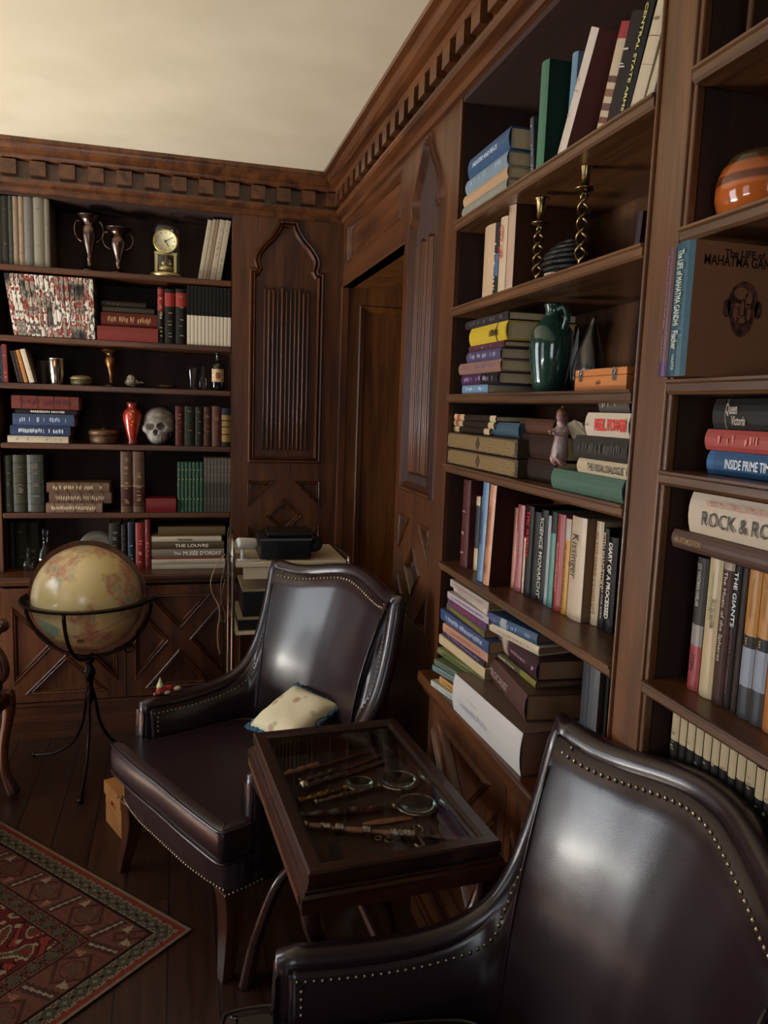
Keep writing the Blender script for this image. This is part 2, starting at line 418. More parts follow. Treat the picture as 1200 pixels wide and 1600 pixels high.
# ================================================================ BOOKCASES
def bookcase_back():
    t = thing('bookcase', 'dark carved wooden bookcase filling the far wall behind the globe', 'bookcase', (-.27, D, ZL-.002))
    o = lambda mb, n, m, p=t, **k: mb.build(n, m, p, **k)
    inv = Matrix.Translation((.27, -D, -ZL+.002))
    def B(): q = MB(); q.M = inv; return q
    x0, x1, zt = -.772, .232, 2.41
    o(B().box((-1.08, D, ZL-.002), (x0, D+.3, 2.405)), 'side_panel', WD['z'], bevel=.003)
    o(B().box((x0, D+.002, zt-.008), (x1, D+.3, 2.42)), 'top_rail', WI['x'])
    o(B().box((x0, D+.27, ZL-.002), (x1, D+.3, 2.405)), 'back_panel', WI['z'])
    for z in BACK_SHELF: o(B().box((x0, D+.004, z-.026), (x1, D+.27, z)), 'shelf', WD['x'], bevel=.005)
    return t
BACK_SHELF = [2.112, 1.812, 1.607, 1.344, 1.028]
bookcase_back()
def cabinet(name, label, loc, length, knob_at, wall):
    """base cabinet: a = along the wall from loc, front at h=0"""
    pass
BK = lambda a, b, h: (a, DB+h, b)
RK = lambda a, b, h: (XB+h, a, b)
def base_cabinet(label, a0, a1, doors, mp, fx, wx, zt, origin, wax):
    t = thing('base_cabinet', label, 'cabinet', origin)
    inv = Matrix.Translation(-Vector(origin))
    def B(): q = MB(); q.M = inv; return q
    c = B()
    c.prism([(a0, 0), (a1, 0), (a1, zt-.056), (a0, zt-.056)], .023, .35, mp)
    c.build('body', WD[wax], t)
    q = B(); q.prism([(a0, 0), (a1, 0), (a1, .058), (a0, .058)], -.012, .03, mp); q.prism([(a0, .058), (a1, .058), (a1, .07), (a0, .07)], -.004, .03, mp)
    q.prism([(a0, .07), (a1, .07), (a1, .15), (a0, .15)], .008, .03, mp); q.prism([(a0, .15), (a1, .15), (a1, .165), (a0, .165)], -.002, .03, mp)
    q.build('plinth', WD[wax], t)
    for d0, d1, kn in doors:
        m = B(); z0, z1 = .17, zt-.056; h0, h1, g0, g1 = d0+.035, d1-.035, z0+.035, z1-.035
        L = x_loops(h0, h1, g0, g1)
        m.pierced([(d0, z0), (d1, z0), (d1, z1), (d0, z1)], L, .016, mp, back=.022)
        for l in L: mould(m, l, mp, ((0, .001), (.006, -.006), (.012, .001), (.018, -.003), (.026, .014)))
        dr = m.build('door', WD['z'], t)
        if kn is not None:
            k = B(); p = mp(kn, .415 if wax == 'x' else .48, 0); pin = mp(kn, .415 if wax == 'x' else .48, -.018)
            k.tube([p, pin], .007, n=10)
            cc = Vector(pin); a = Vector(mp(1, 0, 0))-Vector(mp(0, 0, 0)); b = Vector((0, 0, 1))
            k.tube([cc+a*.02*math.cos(2*PI*i/20)+b*(.02*math.sin(2*PI*i/20)-.004) for i in range(20)], .004, n=8, closed=True)
            k.build('ring_pull', pbr('aged_iron', '1b1410', .35, metal=.85), dr)
    return t
base_cabinet('low dark cabinet with crossed door panels behind the globe', -1.6, XR-.0, [(-.765, -.247, None), (-.243, .232, -.232), (.236, .72, None)], BK, 0, 0, ZL, (-.3, DB, 0), 'x')
base_cabinet('low dark cabinet with crossed door panels behind the display table', -.6, 2.085, [(1.48, 2.03, 1.505), (.94, 1.475, None), (.39, .93, None), (-.15, .385, None)], RK, 0, 0, .775, (XB, 1.1, 0), 'y')
def ledge(label, mb, zt, mat):
    return tag(mb.build('worktop', mat, bevel=.006), label, 'worktop')
mb = MB(); mb.box((-1.6, DB-.02, ZL-.03), (.752, D+.268, ZL-.002)); mb.box((-1.6, DB-.008, ZL-.045), (.752, DB+.02, ZL-.03))
ledge('dark wooden ledge over the crossed cabinet doors of the far wall', mb, ZL, WD['x'])
ZR = .775
mb = MB(); mb.box((XB-.016, -.6, ZR-.035), (XR+.268, 2.105, ZR)); mb.box((XB-.004, -.6, ZR-.055), (XB+.02, 2.09, ZR-.035))
ledge('wooden ledge under the right bookcase with the white book pile on it', mb, ZR, wood('walnut_ledge_y', '3a1e0e', '5e3519', 'y', rough=.3, coat=.3))

R_SHELF = [2.076, 1.840, 1.598, 1.398, 1.106]
R2_SHELF = [2.075, 1.843, 1.612, 1.468, 1.116]
def bookcase_right(label, y0, y1, shelves, stile, lo):
    t = thing('bookcase', label, 'bookcase', (XR, (y0+y1)/2, ZR))
    inv = Matrix.Translation((-XR, -(y0+y1)/2, -ZR))
    def B(): q = MB(); q.M = inv; return q
    B().box((XR+.27, y0, ZR), (XR+.30, y1, 2.405)).build('back_panel', (wood('walnut_backboard_z', '3a2010', '5e3a1c', 'z', rough=.45) if stile else WI['z']), t)
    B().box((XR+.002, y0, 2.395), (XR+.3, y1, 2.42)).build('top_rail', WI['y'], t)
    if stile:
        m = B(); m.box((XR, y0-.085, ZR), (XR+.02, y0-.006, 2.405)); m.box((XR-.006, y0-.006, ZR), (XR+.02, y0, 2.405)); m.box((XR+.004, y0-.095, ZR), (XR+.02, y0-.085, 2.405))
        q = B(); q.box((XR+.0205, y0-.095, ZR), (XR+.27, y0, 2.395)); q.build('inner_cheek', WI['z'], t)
        m.build('side_panel', wood('walnut_stile_z', '45290f', '704624', 'z'), t, bevel=.003)
    for z in shelves:
        m = B()
        pr = [(-.004,-.024),(-.008,-.019),(-.008,-.008),(-.012,-.005),(-.012,-.001),(-.008,0)]
        m.rings([[(XR+a, y, z+b) for a, b in [(.268, -.024)]+pr+[(.268, 0)]] for y in (y0+.001, y1-.001)], smooth=False)
        m.build('shelf', wood('walnut_shelf_y', '3c2413', '674426', 'y', rough=.4), t)
    return t
Y1, Y0 = 2.113, 1.168
bookcase_right('wooden bookcase bay beside the carved pilaster, holding the green jug', Y0, Y1, R_SHELF, True, 0)
bookcase_right('wooden bookcase bay at the right edge, holding the round striped pot', .15, Y0-.097, R2_SHELF, True, 0)
# dark inner cheek between pilaster and first bay belongs to the pilaster board; filler behind it
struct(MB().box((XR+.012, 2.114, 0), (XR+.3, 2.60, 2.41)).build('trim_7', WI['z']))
# thin panes and blown glass
THIN = bpy.data.materials.new('thin_glass'); THIN.use_nodes = True; nt = THIN.node_tree; nt.nodes.remove(nt.nodes['Principled BSDF'])
tr = nt.nodes.new('ShaderNodeBsdfTransparent'); gs = nt.nodes.new('ShaderNodeBsdfGlossy'); gs.inputs['Roughness'].default_value = .02; lw = nt.nodes.new('ShaderNodeLayerWeight'); lw.inputs[0].default_value = .5; pw = nt.nodes.new('ShaderNodeMath'); pw.operation = 'POWER'; pw.inputs[1].default_value = 5; fr = nt.nodes.new('ShaderNodeMath'); fr.operation = 'MULTIPLY_ADD'; fr.inputs[1].default_value = .95; fr.inputs[2].default_value = .04; nt.links.new(lw.outputs['Facing'], pw.inputs[0]); nt.links.new(pw.outputs[0], fr.inputs[0])
mx = nt.nodes.new('ShaderNodeMixShader'); tr.inputs[0].default_value = (.97, .985, .98, 1)
nt.links.new(fr.outputs[0], mx.inputs[0]); nt.links.new(tr.outputs[0], mx.inputs[1]); nt.links.new(gs.outputs[0], mx.inputs[2]); nt.links.new(mx.outputs[0], nt.nodes['Material Output'].inputs[0])
# ================================================================ BOOKS
PAGE = pbr('paper_edges', 'c9b892', .8, color2='b5a27c', scale=300)
PAGED = pbr('paper_edges_aged', '8d6f50', .8, color2='775a3e', scale=300)
INK = {}
def ink(h):
    return pbr('lettering_'+h, h, .45, spec=.4)
R_UP = Matrix.Identity(3)
R_B = Matrix.Rotation(PI/2, 3, 'Z')
R_LIE = Matrix.Rotation(-PI/2, 3, 'X')
def book_mesh(t, h, d, cover, bands=(), pages=None, text=(), marks=None, hub=0, soft=False, parent=None, cov2=None, cover_text=()):
    """a book at its own origin: spine at x=0 facing -x, thickness along y, height z"""
    c = .0016 if soft else .003; ov = 0 if soft else .003
    mats = [book_mat(cover)]; mb = MB()
    n = 5 if not soft else 3; bul = min(.006, t*.16) if not soft else .0008
    zs = sorted({0, 1}|{b[0] for b in bands}|{b[1] for b in bands}); prof = []
    for i in range(n+1):
        y = t/2-t*i/n; prof.append((-bul*(1-(2*i/n-1)**2)+bul*.2, y))
    for z0, z1 in zip(zs, zs[1:]):
        mi = 0
        for b in bands:
            if b[0] <= (z0+z1)/2 <= b[1]:
                mi = next((k for k, m in enumerate(mats) if m.name == 'cover_'+b[2]), -1)
                if mi < 0: mats.append(book_mat(b[2])); mi = len(mats)-1
        mb.mi = mi
        for p, q in zip(prof, prof[1:]):
            mb._f([mb._v((p[0], p[1], z0*h)), mb._v((q[0], q[1], z0*h)), mb._v((q[0], q[1], z1*h)), mb._v((p[0], p[1], z1*h))], not soft)
    mb.mi = 0
    if cov2: mats.append(book_mat(cov2)); mb.mi = len(mats)-1
    for s in (1, -1):
        y0, y1 = sorted((s*t/2, s*(t/2-c)))
        mb.box((bul*.2, y0, 0), (d, y1, h))
    mb.box((bul*.2, -t/2+c, 0), (bul*.2+.001, t/2-c, h))
    for k in range(hub):
        z = h*(.14+.72*k/(hub-1)); mb.tube([(p[0]-.0008, p[1], z) for p in prof], .0014, n=5)
    cv = mb.build('cover', mats, parent)
    pb = MB(); pb.box((.003, -t/2+c, ov), (d-ov, t/2-c, h-ov)); pb.build('page_block', PAGE if pages is None else pages, parent)
    for q in text:
        body, f0, f1, hx, fs = q[:5]; off = q[5] if len(q) > 5 else 0; mb = MB()
        lettering(mb, body, (-bul-.0007, -off*t, h*(1-f0)), (0, 0, -1), (0, -1, 0), t*fs, length=h*(f1-f0), bold=q[6] if len(q) > 6 else .015)
        mb.build('title_lettering', ink(hx), parent)
    for q in cover_text:      # on the board facing -y : (body, x fraction 0..1, z fraction, length fraction of depth, colour, size)
        body, fx, fz, fl, hx, sz = q; mb = MB()
        lettering(mb, body, (d*fx, -t/2-.0005, h*fz), (1, 0, 0), (0, 0, 1), sz, length=d*fl, bold=.02)
        mb.build('title_lettering', ink(hx), parent)
    if marks:
        hx, dens = marks; mb = MB(); rr = random.Random(int(t*1e6)+len(hx)+int(h*1e4)); z = h*.12; w = t*.42
        while z < h*.88:
            l = rr.uniform(.003, .009)
            if rr.random() < dens:
                y = rr.uniform(-.06, .06)*t
                mb.quad((-bul-.0005, y-w*.5, z), (-bul-.0005, y+w*.5*rr.uniform(.1, 1), z), (-bul-.0005, y+w*.5, z+l*.5), (-bul-.0005, y-w*.5*rr.uniform(.3, 1), z+l*.6))
            z += l*1.15
        if len(mb.bm.faces): mb.build('spine_print', ink(hx), parent)
        else: mb.bm.free()
NTH = ['ledge', 'fifth shelf', 'fourth shelf', 'third shelf', 'second shelf', 'top shelf']
def shelf_group(wall, z, second=False):
    lev = [ZL]+BACK_SHELF[::-1] if wall == 'B' else ([ZR]+(R2_SHELF if second else R_SHELF)[::-1])
    k = max(i for i, s in enumerate(lev) if s <= z+.01)
    return 'books on the %s of the %s' % (NTH[k], 'far bookcase' if wall == 'B' else ('right edge bay' if second else 'right bay'))
def upright(wall, label, u0, u1, vtop, zs, cover, rec=.012, d=.17, lean=0, h=None, group=None, name='book', **k):
    """wall 'B' = far wall, 'R' = right wall; u0 < u1 are the spine's edges at its foot"""
    ax = (1, 0, 0) if wall == 'B' else (0, 1, 0)
    p = Vector((0, D+rec, zs)) if wall == 'B' else Vector((XR+rec, 0, zs))
    a = hit_u(p, ax, u0); b = hit_u(p, ax, u1)
    if wall == 'B': a.x = max(a.x, -.7705); b.x = min(b.x, .231)
    t = (a-b).length; c = (a+b)/2; L = math.radians(lean)
    t = t*math.cos(L)-.0004
    if h is None: h = (hit_v(c, (0, 0, 1), vtop).z-zs)/math.cos(L)
    rot = (R_B if wall == 'B' else R_UP) @ Matrix.Rotation(L, 3, 'X')
    c.z += t/2*abs(math.sin(L))+.0004
    d = min(d, .262-rec)
    o = thing(name, label, 'book', c, rot, group or shelf_group(wall, zs, wall == 'R' and c.y < 1.1))
    book_mesh(t, h, d, cover, parent=o, **k)
    o['_h'] = h; o['_t'] = t
    return o
def stack(wall, z0, items, rec=.006, d=.18, cat='book', x=None):
    """books lying flat, bottom first: (label, u0, u1, thickness, cover, extra dict); extra: turn = degrees off the shelf line"""
    z = z0+.0003; out = []
    for it in items:
        label, u0, u1, t, cover = it[:5]; k = dict(it[5]) if len(it) > 5 else {}
        rc = k.pop('rec', rec); dd = k.pop('d', d); turn = k.pop('turn', 0)
        ax = (1, 0, 0) if wall == 'B' else (0, 1, 0)
        p = Vector((0, D+rc, z)) if wall == 'B' else Vector(((x if x is not None else XR)+rc, 0, z))
        a = hit_u(p, ax, u0); b = hit_u(p, ax, u1); h = (a-b).length
        rot = Matrix.Rotation(math.radians(turn), 3, 'Z') @ (R_B if wall == 'B' else R_UP) @ R_LIE
        # local z runs towards the viewer's left, so the origin sits at the right end
        c = b.copy(); c.z = z+t/2
        dd = min(dd, .262-rc); o = thing('book', label, cat, c, rot, shelf_group(wall, z0, wall == 'R' and c.y < 1.1))
        book_mesh(t-.0006, h, dd, cover, parent=o, **k); out.append(o); z += t
    return out, z
# ================================================================ FAR BOOKCASE, shelf by shelf
S1, S2, S3, S4, S5 = [z+.0006 for z in BACK_SHELF]; S6 = ZL-.0015
ORD = 'leftmost second third fourth fifth sixth seventh eighth ninth tenth eleventh twelfth thirteenth fourteenth fifteenth sixteenth seventeenth rightmost'.split()
# --- top shelf
for q in (('dark olive book at the left end of the top shelf, far wall',-14,4,306,'4a4538'),('blackish green tall book, second from the left on the top shelf',4,15,306,'32352d'),
          ('narrow dark green book between two dark spines on the top shelf',15,22,306,'3b4436'),('pinkish beige book on the top shelf, just right of the dark green ones',22,31,307,'927c68'),
          ('tan book with a plain spine on the top shelf of the far wall',31,39,307,'a08a70'),('wide blue grey book on the top shelf of the far wall',39,54,308,'74746c'),
          ('pale grey beige tall book on the top shelf of the far wall',54,71,309,'8a8675'),('slim grey book ending the left row on the top shelf, beside the goblets',71,79,311,'7d7a68')):
    upright('B', q[0], q[1], q[2], q[3], S1, q[4], d=.2, rec=.02, marks=('5d5646', .12))
silver = pbr('tarnished_silver', '8a7468', .25, metal=1, color2='3c2620', scale=14)
def lathe_thing(name, label, cat, u, v_unused, zs, wall, rec, parts, group=None):
    """parts: (part name, profile, material) all turned about the vertical axis"""
    p = hit_u(Vector((0, D+rec, zs)), (1, 0, 0), u) if wall == 'B' else hit_u(Vector((XR+rec, 0, zs)), (0, 1, 0), u)
    o = thing(name, label, cat, p, group=group)
    for n, prof, m in parts: MB().lathe(prof, 32, caps=True).build(n, m, o)
    return o
gob = [(.001,0),(.036,0),(.037,.006),(.032,.012),(.02,.018),(.011,.03),(.009,.05),(.013,.058),(.010,.066),(.012,.085),(.022,.12),(.03,.155),(.032,.18),(.026,.2),(.022,.208),(.034,.228),(.05,.24),(.052,.243),(.046,.241),(.018,.21),(.001,.2)]
def goblet(label, u, zs, rec, k, kz, handles=True, mat=None):
    o = lathe_thing('goblet', label, 'goblet', u, 0, zs, 'B', rec, [('bowl', [(r*k, z*kz) for r, z in gob], mat or silver)])
    if handles:
        for s in (-1, 1):
            pts = smooth_path([(s*.028*k,0,.13*kz),(s*.05*k,0,.15*kz),(s*.058*k,0,.19*kz),(s*.046*k,0,.222*kz),(s*.04*k,0,.215*kz)], 5)
            MB().tube(pts, .0035*k, 6).build('handle', mat or silver, o)
    return o
goblet('taller tarnished silver goblet on the top shelf, far wall', 140, S1, .07, 1.05, 1.0)
goblet('shorter tarnished silver goblet on the top shelf, left of the clock', 185, S1, .07, 1.12, .82)
def clock():
    p = hit_u(Vector((0, D+.07, S1)), (1, 0, 0), 259); o = thing('dome_clock', 'brass anniversary clock under a glass dome on the top shelf', 'clock', p)
    brass = pbr('pale_brass', 'd6c48a', .3, metal=.9)
    MB().lathe([(.001,0),(.072,0),(.072,.012),(.066,.018),(.06,.02),(.001,.02)], 36).build('base', brass, o)
    for s in (-1, 1): MB().box((s*.042-.006, -.006, .02), (s*.042+.006, .006, .105)).build('pillar', brass, o)
    MB().box((-.05, -.01, .103), (.05, .012, .113)).build('bridge', brass, o)
    f = MB(); f.M = Matrix.Translation((0, -.022, .158)) @ Matrix.Rotation(PI/2, 4, 'X')
    f.lathe([(.001,-.012),(.05,-.012),(.054,0),(.054,.004),(.046,.006),(.046,.003),(.001,.003)], 40); fc = f.build('dial', pbr('dial_enamel', 'f0e4b8', .45), o)
    r = MB(); r.M = f.M if False else Matrix.Translation((0, -.022, .158)) @ Matrix.Rotation(PI/2, 4, 'X')
    r.rings([[(rr*math.cos(a*PI/20), rr*math.sin(a*PI/20), h) for a in range(40)] for rr, h in ((.054, .0), (.0555, .005), (.05, .008), (.047, .004))], caps=False)
    r.build('bezel', pbr('bright_brass', 'd8b860', .25, metal=1), fc)
    h = MB(); h.M = Matrix.Translation((0, -.022, .158)) @ Matrix.Rotation(PI/2, 4, 'X')
    def hand(a, l, w):
        d = Vector((math.sin(a), math.cos(a), 0)); n = Vector((d.y, -d.x, 0))
        h._f([h._v(q) for q in (-d*.006+n*w, -d*.006-n*w, d*l-n*w*.5, d*l+n*w*.5)])
    for v in h.bm.verts: pass
    h.M = h.M @ Matrix.Translation((0, 0, .0065)); hand(math.radians(150), .028, .003); hand(math.radians(60), .036, .002)
    for k in range(12):
        a = k*PI/6; d = Vector((math.sin(a), math.cos(a), -.001)); n = Vector((d.y, -d.x, 0))*.0012
        h._f([h._v(q) for q in (d*.036+n, d*.036-n, d*.043-n, d*.043+n)])
    h.build('hands', pbr('clock_black', '15110d', .4), fc)
    MB().lathe([(.001,.03),(.03,.03),(.032,.04),(.03,.05),(.006,.055),(.004,.1)], 24).build('pendulum', brass, o)
    for k in range(3): MB().ball((.02*math.cos(k*2.1), .02*math.sin(k*2.1), .062), .009).build('pendulum_ball', brass, o)
    m = MB(); m.box((-.02, -.02, .17), (.02, .02, .215)); m.build('movement', brass, o, bevel=.003)
    gl = THIN
    n = [(.064, .021), (.064, .2)]+[(.064*math.cos(a), .2+.06*math.sin(a)) for a in [PI/2*i/9 for i in range(1, 9)]]+[(.001, .26)]
    inn = [(max(.0005, r-.0018), z-.0012) for r, z in n[::-1]]
    MB().lathe(n+inn, 36, caps=False).build('glass_dome', gl, o)
clock()
for i, (a, b, c_, hv) in enumerate(((309,316,'d8cdb4',343),(316.5,322,'c4b79c',342),(322.5,327,'a8906e',342),(327.5,336,'d2c8b0',343),(336.5,345,'c9bfa6',344))):
    upright('B', ['cream book leaning right, leftmost of the white group on the top shelf','pale cream book leaning second in the white group on the top shelf','thin buff book leaning in the middle of the white group on the top shelf',
        'wide off white book leaning, fourth of the white group on the top shelf','off white book leaning against the case side on the top shelf'][i], a, b, hv, S1, c_, lean=9.5, d=.17, rec=.05, soft=True, marks=('8a7c62', .15))
# --- second shelf: boxed run of annual volumes whose spines carry one picture
def mosaic(h):
    name = 'picture_spines'
    if name in MATS: return MATS[name]
    m = bpy.data.materials.new(name); m.use_nodes = True; nt = m.node_tree; N = nt.nodes.new; L = nt.links.new; b = nt.nodes['Principled BSDF']
    tc = N('ShaderNodeTexCoord'); oi = N('ShaderNodeObjectInfo'); ad = N('ShaderNodeVectorMath'); ad.operation = 'ADD'
    sc = N('ShaderNodeVectorMath'); sc.operation = 'SCALE'; sc.inputs[3].default_value = .9
    L(oi.outputs['Location'], ad.inputs[0]); L(tc.outputs['Object'], ad.inputs[1])
    mp = N('ShaderNodeMapping'); mp.inputs['Scale'].default_value = (0, 26, 13); 
    cx = N('ShaderNodeSeparateXYZ'); L(oi.outputs['Location'], cx.inputs[0]); sx = N('ShaderNodeSeparateXYZ'); L(tc.outputs['Object'], sx.inputs[0])
    su = N('ShaderNodeMath'); su.operation = 'SUBTRACT'; L(cx.outputs[0], su.inputs[0]); L(sx.outputs[1], su.inputs[1])
    rj = N('ShaderNodeMath'); rj.operation = 'MULTIPLY_ADD'; rj.inputs[1].default_value = .05; L(oi.outputs['Random'], rj.inputs[0]); L(su.outputs[0], rj.inputs[2])
    vz = N('ShaderNodeMath'); vz.operation = 'MULTIPLY'; vz.inputs[1].default_value = .45; L(sx.outputs[2], vz.inputs[0])
    cb = N('ShaderNodeCombineXYZ'); L(rj.outputs[0], cb.inputs[0]); L(vz.outputs[0], cb.inputs[1])
    nz = N('ShaderNodeTexNoise'); nz.inputs['Scale'].default_value = 13; nz.inputs['Detail'].default_value = 5; nz.inputs['Roughness'].default_value = .6; L(cb.outputs[0], nz.inputs['Vector'])
    cr = N('ShaderNodeValToRGB'); cr.color_ramp.interpolation = 'CONSTANT'; e = cr.color_ramp.elements
    e[0].position = 0; e[0].color = hexc('17130f'); e[1].position = .40; e[1].color = hexc('4d453c')
    for p, c in ((.45,'8c8172'),(.49,'7d1f18'),(.52,'cfc6b6'),(.56,'4a443e'),(.59,'651a14'),(.60,'d4ccbe'),(.68,'2a241e')):
        q = e.new(p); q.color = hexc(c)
    L(nz.outputs[0], cr.inputs[0]); L(cr.outputs[0], b.inputs['Base Color']); b.inputs['Roughness'].default_value = .35
    MATS[name] = m; return m
mosaic(0); proto = None; x = 22.0; i = 0; N18 = 18
while i < N18:
    wv = 7.05
    vt = 421+(i/17)*8; ln = -7.5+i*.36
    o = upright('B', ORD[i]+' from the left of the leaning picture-spined annuals, second shelf', x, x+wv-.3, vt, S2, 'd8d0c4', lean=ln, d=.2, rec=.006, h=.262, group='leaning picture-spined annuals on the second shelf', soft=True)
    for c in o.children:
        if c.name.startswith('cover'): c.data.materials[0] = MATS['picture_spines']
    x += wv; i += 1
_, z = stack('B', S2, [('wide plain red box-like book at the bottom of the second shelf stack', 152, 247, .062, '8a2a22', dict(marks=None)),
    ('dark red book with gilt marks lying on the wide red one, second shelf', 158, 246, .062, '6a2018', dict(marks=('b08a5a', .9), rec=.02)),
    ('thin dark olive book lying third in the second shelf stack', 160, 241, .026, '3d382a', dict(rec=.03)),
    ('thin blackish book on top of the second shelf stack', 158, 228, .026, '2e251c', dict(rec=.04, marks=('6a5a40', .3)))])
upright('B', 'black book with a red upper spine and gilt rules, second shelf', 246.5, 256.5, 449, S2, '1c1614', bands=((.58,.97,'a52a20'),), hub=5, marks=('c8b088', .35))
for a, b in ((257.5, 273.5), (274.5, 291.5)):
    upright('B', ('left' if a < 260 else 'right')+' one of two black volumes with red title blocks, second shelf', a, b, 452, S2, '17150f', bands=((.68,.93,'a8281e'),), marks=('8d8668', .3), group='matching black volumes with red blocks')
base = upright('B', 'leftmost of the slim white-footed periodicals with black tops, second shelf', 292.2, 297.6, 446, S2, 'e2dac6', bands=((.5,1,'14120f'),), soft=True, marks=None, group='white-footed black periodicals on the second shelf')
step = (hit_u(Vector((0, D+.012, S2)), (1, 0, 0), 361)-hit_u(Vector((0, D+.012, S2)), (1, 0, 0), 292.2)).length/12
for k in range(1, 12): dup(base, base.location+Vector((step*k, 0, 0)), label=ORD[k]+' from the left of the white-footed black periodicals, second shelf')
# --- third shelf
for q in (('blue book leaning at the left end of the third shelf',-3,5,540,'35506e',-1,.2),('red book leaning on the blue one, third shelf',5.5,13,538,'8a2c22',-1.5,.2),
          ('thin blackish booklet leaning left of the orange one, third shelf',28,32.5,549,'2a201c',-12,.15),('dark brown booklet leaning on the blackish one, third shelf',33,37,549,'4d2c1c',-12,.15),
          ('bright orange booklet leaning among the thin ones on the third shelf',38,44,548,'c2772e',-13,.15),('small cream booklet leaning rightmost of the thin ones, third shelf',46,54,547,'d9cfb8',-14,.14)):
    upright('B', q[0], q[1], q[2], q[3], S3, q[4], lean=q[5], d=q[6], soft=True, marks=('d0a060' if 'blackish' not in q[0] else '6b5a44', .25))
cup = lambda k, h: [(.001,0),(.027*k,0),(.028*k,.004),(.037*k,h),(.039*k,h+.002),(.037*k,h+.002),(.026*k,.008),(.001,.008)]
lathe_thing('beaker', 'dull pewter beaker behind the bright silver cup, third shelf', 'cup', 70, 0, S3, 'B', .09, [('bowl', cup(.9,.1), pbr('pewter', '4a453c', .4, metal=.9))])
lathe_thing('beaker', 'bright polished silver cup on the third shelf beside the booklets', 'cup', 89, 0, S3, 'B', .05, [('bowl', cup(1.05,.112), pbr('polished_silver', 'e0dcd2', .12, metal=1))])
lathe_thing('trinket_tin', 'small round olive tin with a lid on the third shelf', 'tin', 127, 0, S3, 'B', .06, [('tin_body', [(.001,0),(.042,0),(.045,.005),(.045,.026),(.001,.026)], pbr('olive_tin', '6a5a38', .5, color2='3c3020', scale=60)), ('lid', [(.001,.0265),(.048,.0265),(.048,.033),(.03,.043),(.001,.045)], pbr('olive_tin_lid', '7d6c44', .45))])
bronze = pbr('dark_bronze', '7a5430', .35, metal=.9, color2='2e1c10', scale=25)
goblet('dark bronze goblet with a wide mouth in the middle of the third shelf', 174, S3, .07, .88, .68, False, bronze)
p = hit_u(Vector((0, D+.06, S3)), (1, 0, 0), 213)
o = thing('sea_shell', 'pale spiralled sea shell lying on the third shelf', 'shell', p+Vector((0, 0, .001)))
mb = MB(); pts = []; rad = []
for i in range(60):
    a = i*.32; r = .034*math.exp(-.055*i)
    pts.append((-.03+.062*(i/59)**.8+.0, r*.75*math.cos(a), r*.75*math.sin(a)+.022)); rad.append(.019*math.exp(-.05*i)+.0015)
mb.tube(pts, rad, 10); mb.ball((-.022, 0, .0215), .022, sx=1.3, sy=.95, sz=.9); mb.build('shell_whorl', pbr('shell', 'a89a84', .45, color2='5f5040', scale=70), o)
lathe_thing('dish', 'small shallow brown dish on the third shelf right of the shell', 'dish', 262, 0, S3, 'B', .06, [('bowl', [(.001,0),(.03,0),(.048,.012),(.05,.014),(.046,.014),(.028,.005),(.001,.005)], pbr('brown_dish', '54321f', .3))])
clear = THIN
lathe_thing('glass_tumbler', 'narrow clear glass tumbler on the third shelf, left of the bottle', 'glass', 301, 0, S3, 'B', .05, [('bowl', cup(.62,.1), clear)])
lathe_thing('glass_decanter', 'small stoppered glass flask beside the labelled bottle, third shelf', 'bottle', 317, 0, S3, 'B', .06, [('flask', [(.001,0),(.022,0),(.026,.01),(.027,.05),(.02,.066),(.009,.075),(.009,.088),(.012,.09),(.001,.092)], clear), ('stopper', [(.001,.0925),(.006,.0925),(.012,.1),(.012,.108),(.001,.114)], clear)])
o = lathe_thing('bottle', 'dark bottle with a cream label at the right end of the third shelf', 'bottle', 340, 0, S3, 'B', .05, [('glass_body', [(.001,0),(.03,0),(.033,.005),(.033,.105),(.028,.122),(.012,.137),(.0095,.145),(.0095,.168),(.012,.17),(.012,.178),(.001,.18)], pbr('dark_glass', '0c0d0c', .06, coat=.6))])
MB().rings([[(.0336*math.sin(a), -.0336*math.cos(a), z) for a in [(-.95+1.9*i/12) for i in range(13)]] for z in (.04, .1)], caps=False, closed=False).build('label', pbr('label_cream', 'd3b98c', .6, color2='a07a4a', scale=90), o)
MB().rings([[(.0341*math.sin(a), -.0341*math.cos(a), z) for a in [(-.3+.6*i/6) for i in range(7)]] for z in (.055, .085)], caps=False, closed=False).build('label_emblem', pbr('label_brown', '7a4a2a', .6), o)
# --- fourth shelf
_, z = stack('B', S4, [('off white book at the bottom of the fourth shelf stack', 12, 107, .030, 'c8bda4', dict(marks=('8a8070',.1))),
    ('royal blue book with a white title, second from the bottom, fourth shelf', 16, 110, .046, '2a3d66', dict(marks=('c8d0dc',.8), rec=.012)),
    ('lighter blue book with white lettering, third in the fourth shelf stack', 20, 116, .052, '324a74', dict(marks=('a8b4cc',.5), rec=.015)),
    ('thin black book with a white title in the fourth shelf stack', 24, 120, .022, '17120f', dict(text=(('MADISON MOVES', .25, .8, 'd8d2c4', .6),), rec=.018)),
    ('thick dark red book with a mottled spine on top of the fourth shelf stack', 18, 123, .058, '742820', dict(marks=('4a1410', .8), hub=4, rec=.012))])
lathe_thing('round_box', 'lidded round horn-coloured box on the fourth shelf', 'box', 162, 0, S4, 'B', .08, [('box_body', [(.001,0),(.06,0),(.062,.004),(.064,.04),(.001,.04)], pbr('horn', '6b4a2a', .4, color2='3d2616', scale=20)), ('lid', [(.001,.0405),(.067,.0405),(.067,.056),(.062,.062),(.01,.066),(.008,.072),(.001,.073)], pbr('horn_lid', '5a3c22', .4))])
redlac = pbr('red_lacquer', 'a8301a', .22, coat=.6, color2='7c1f12', scale=12)
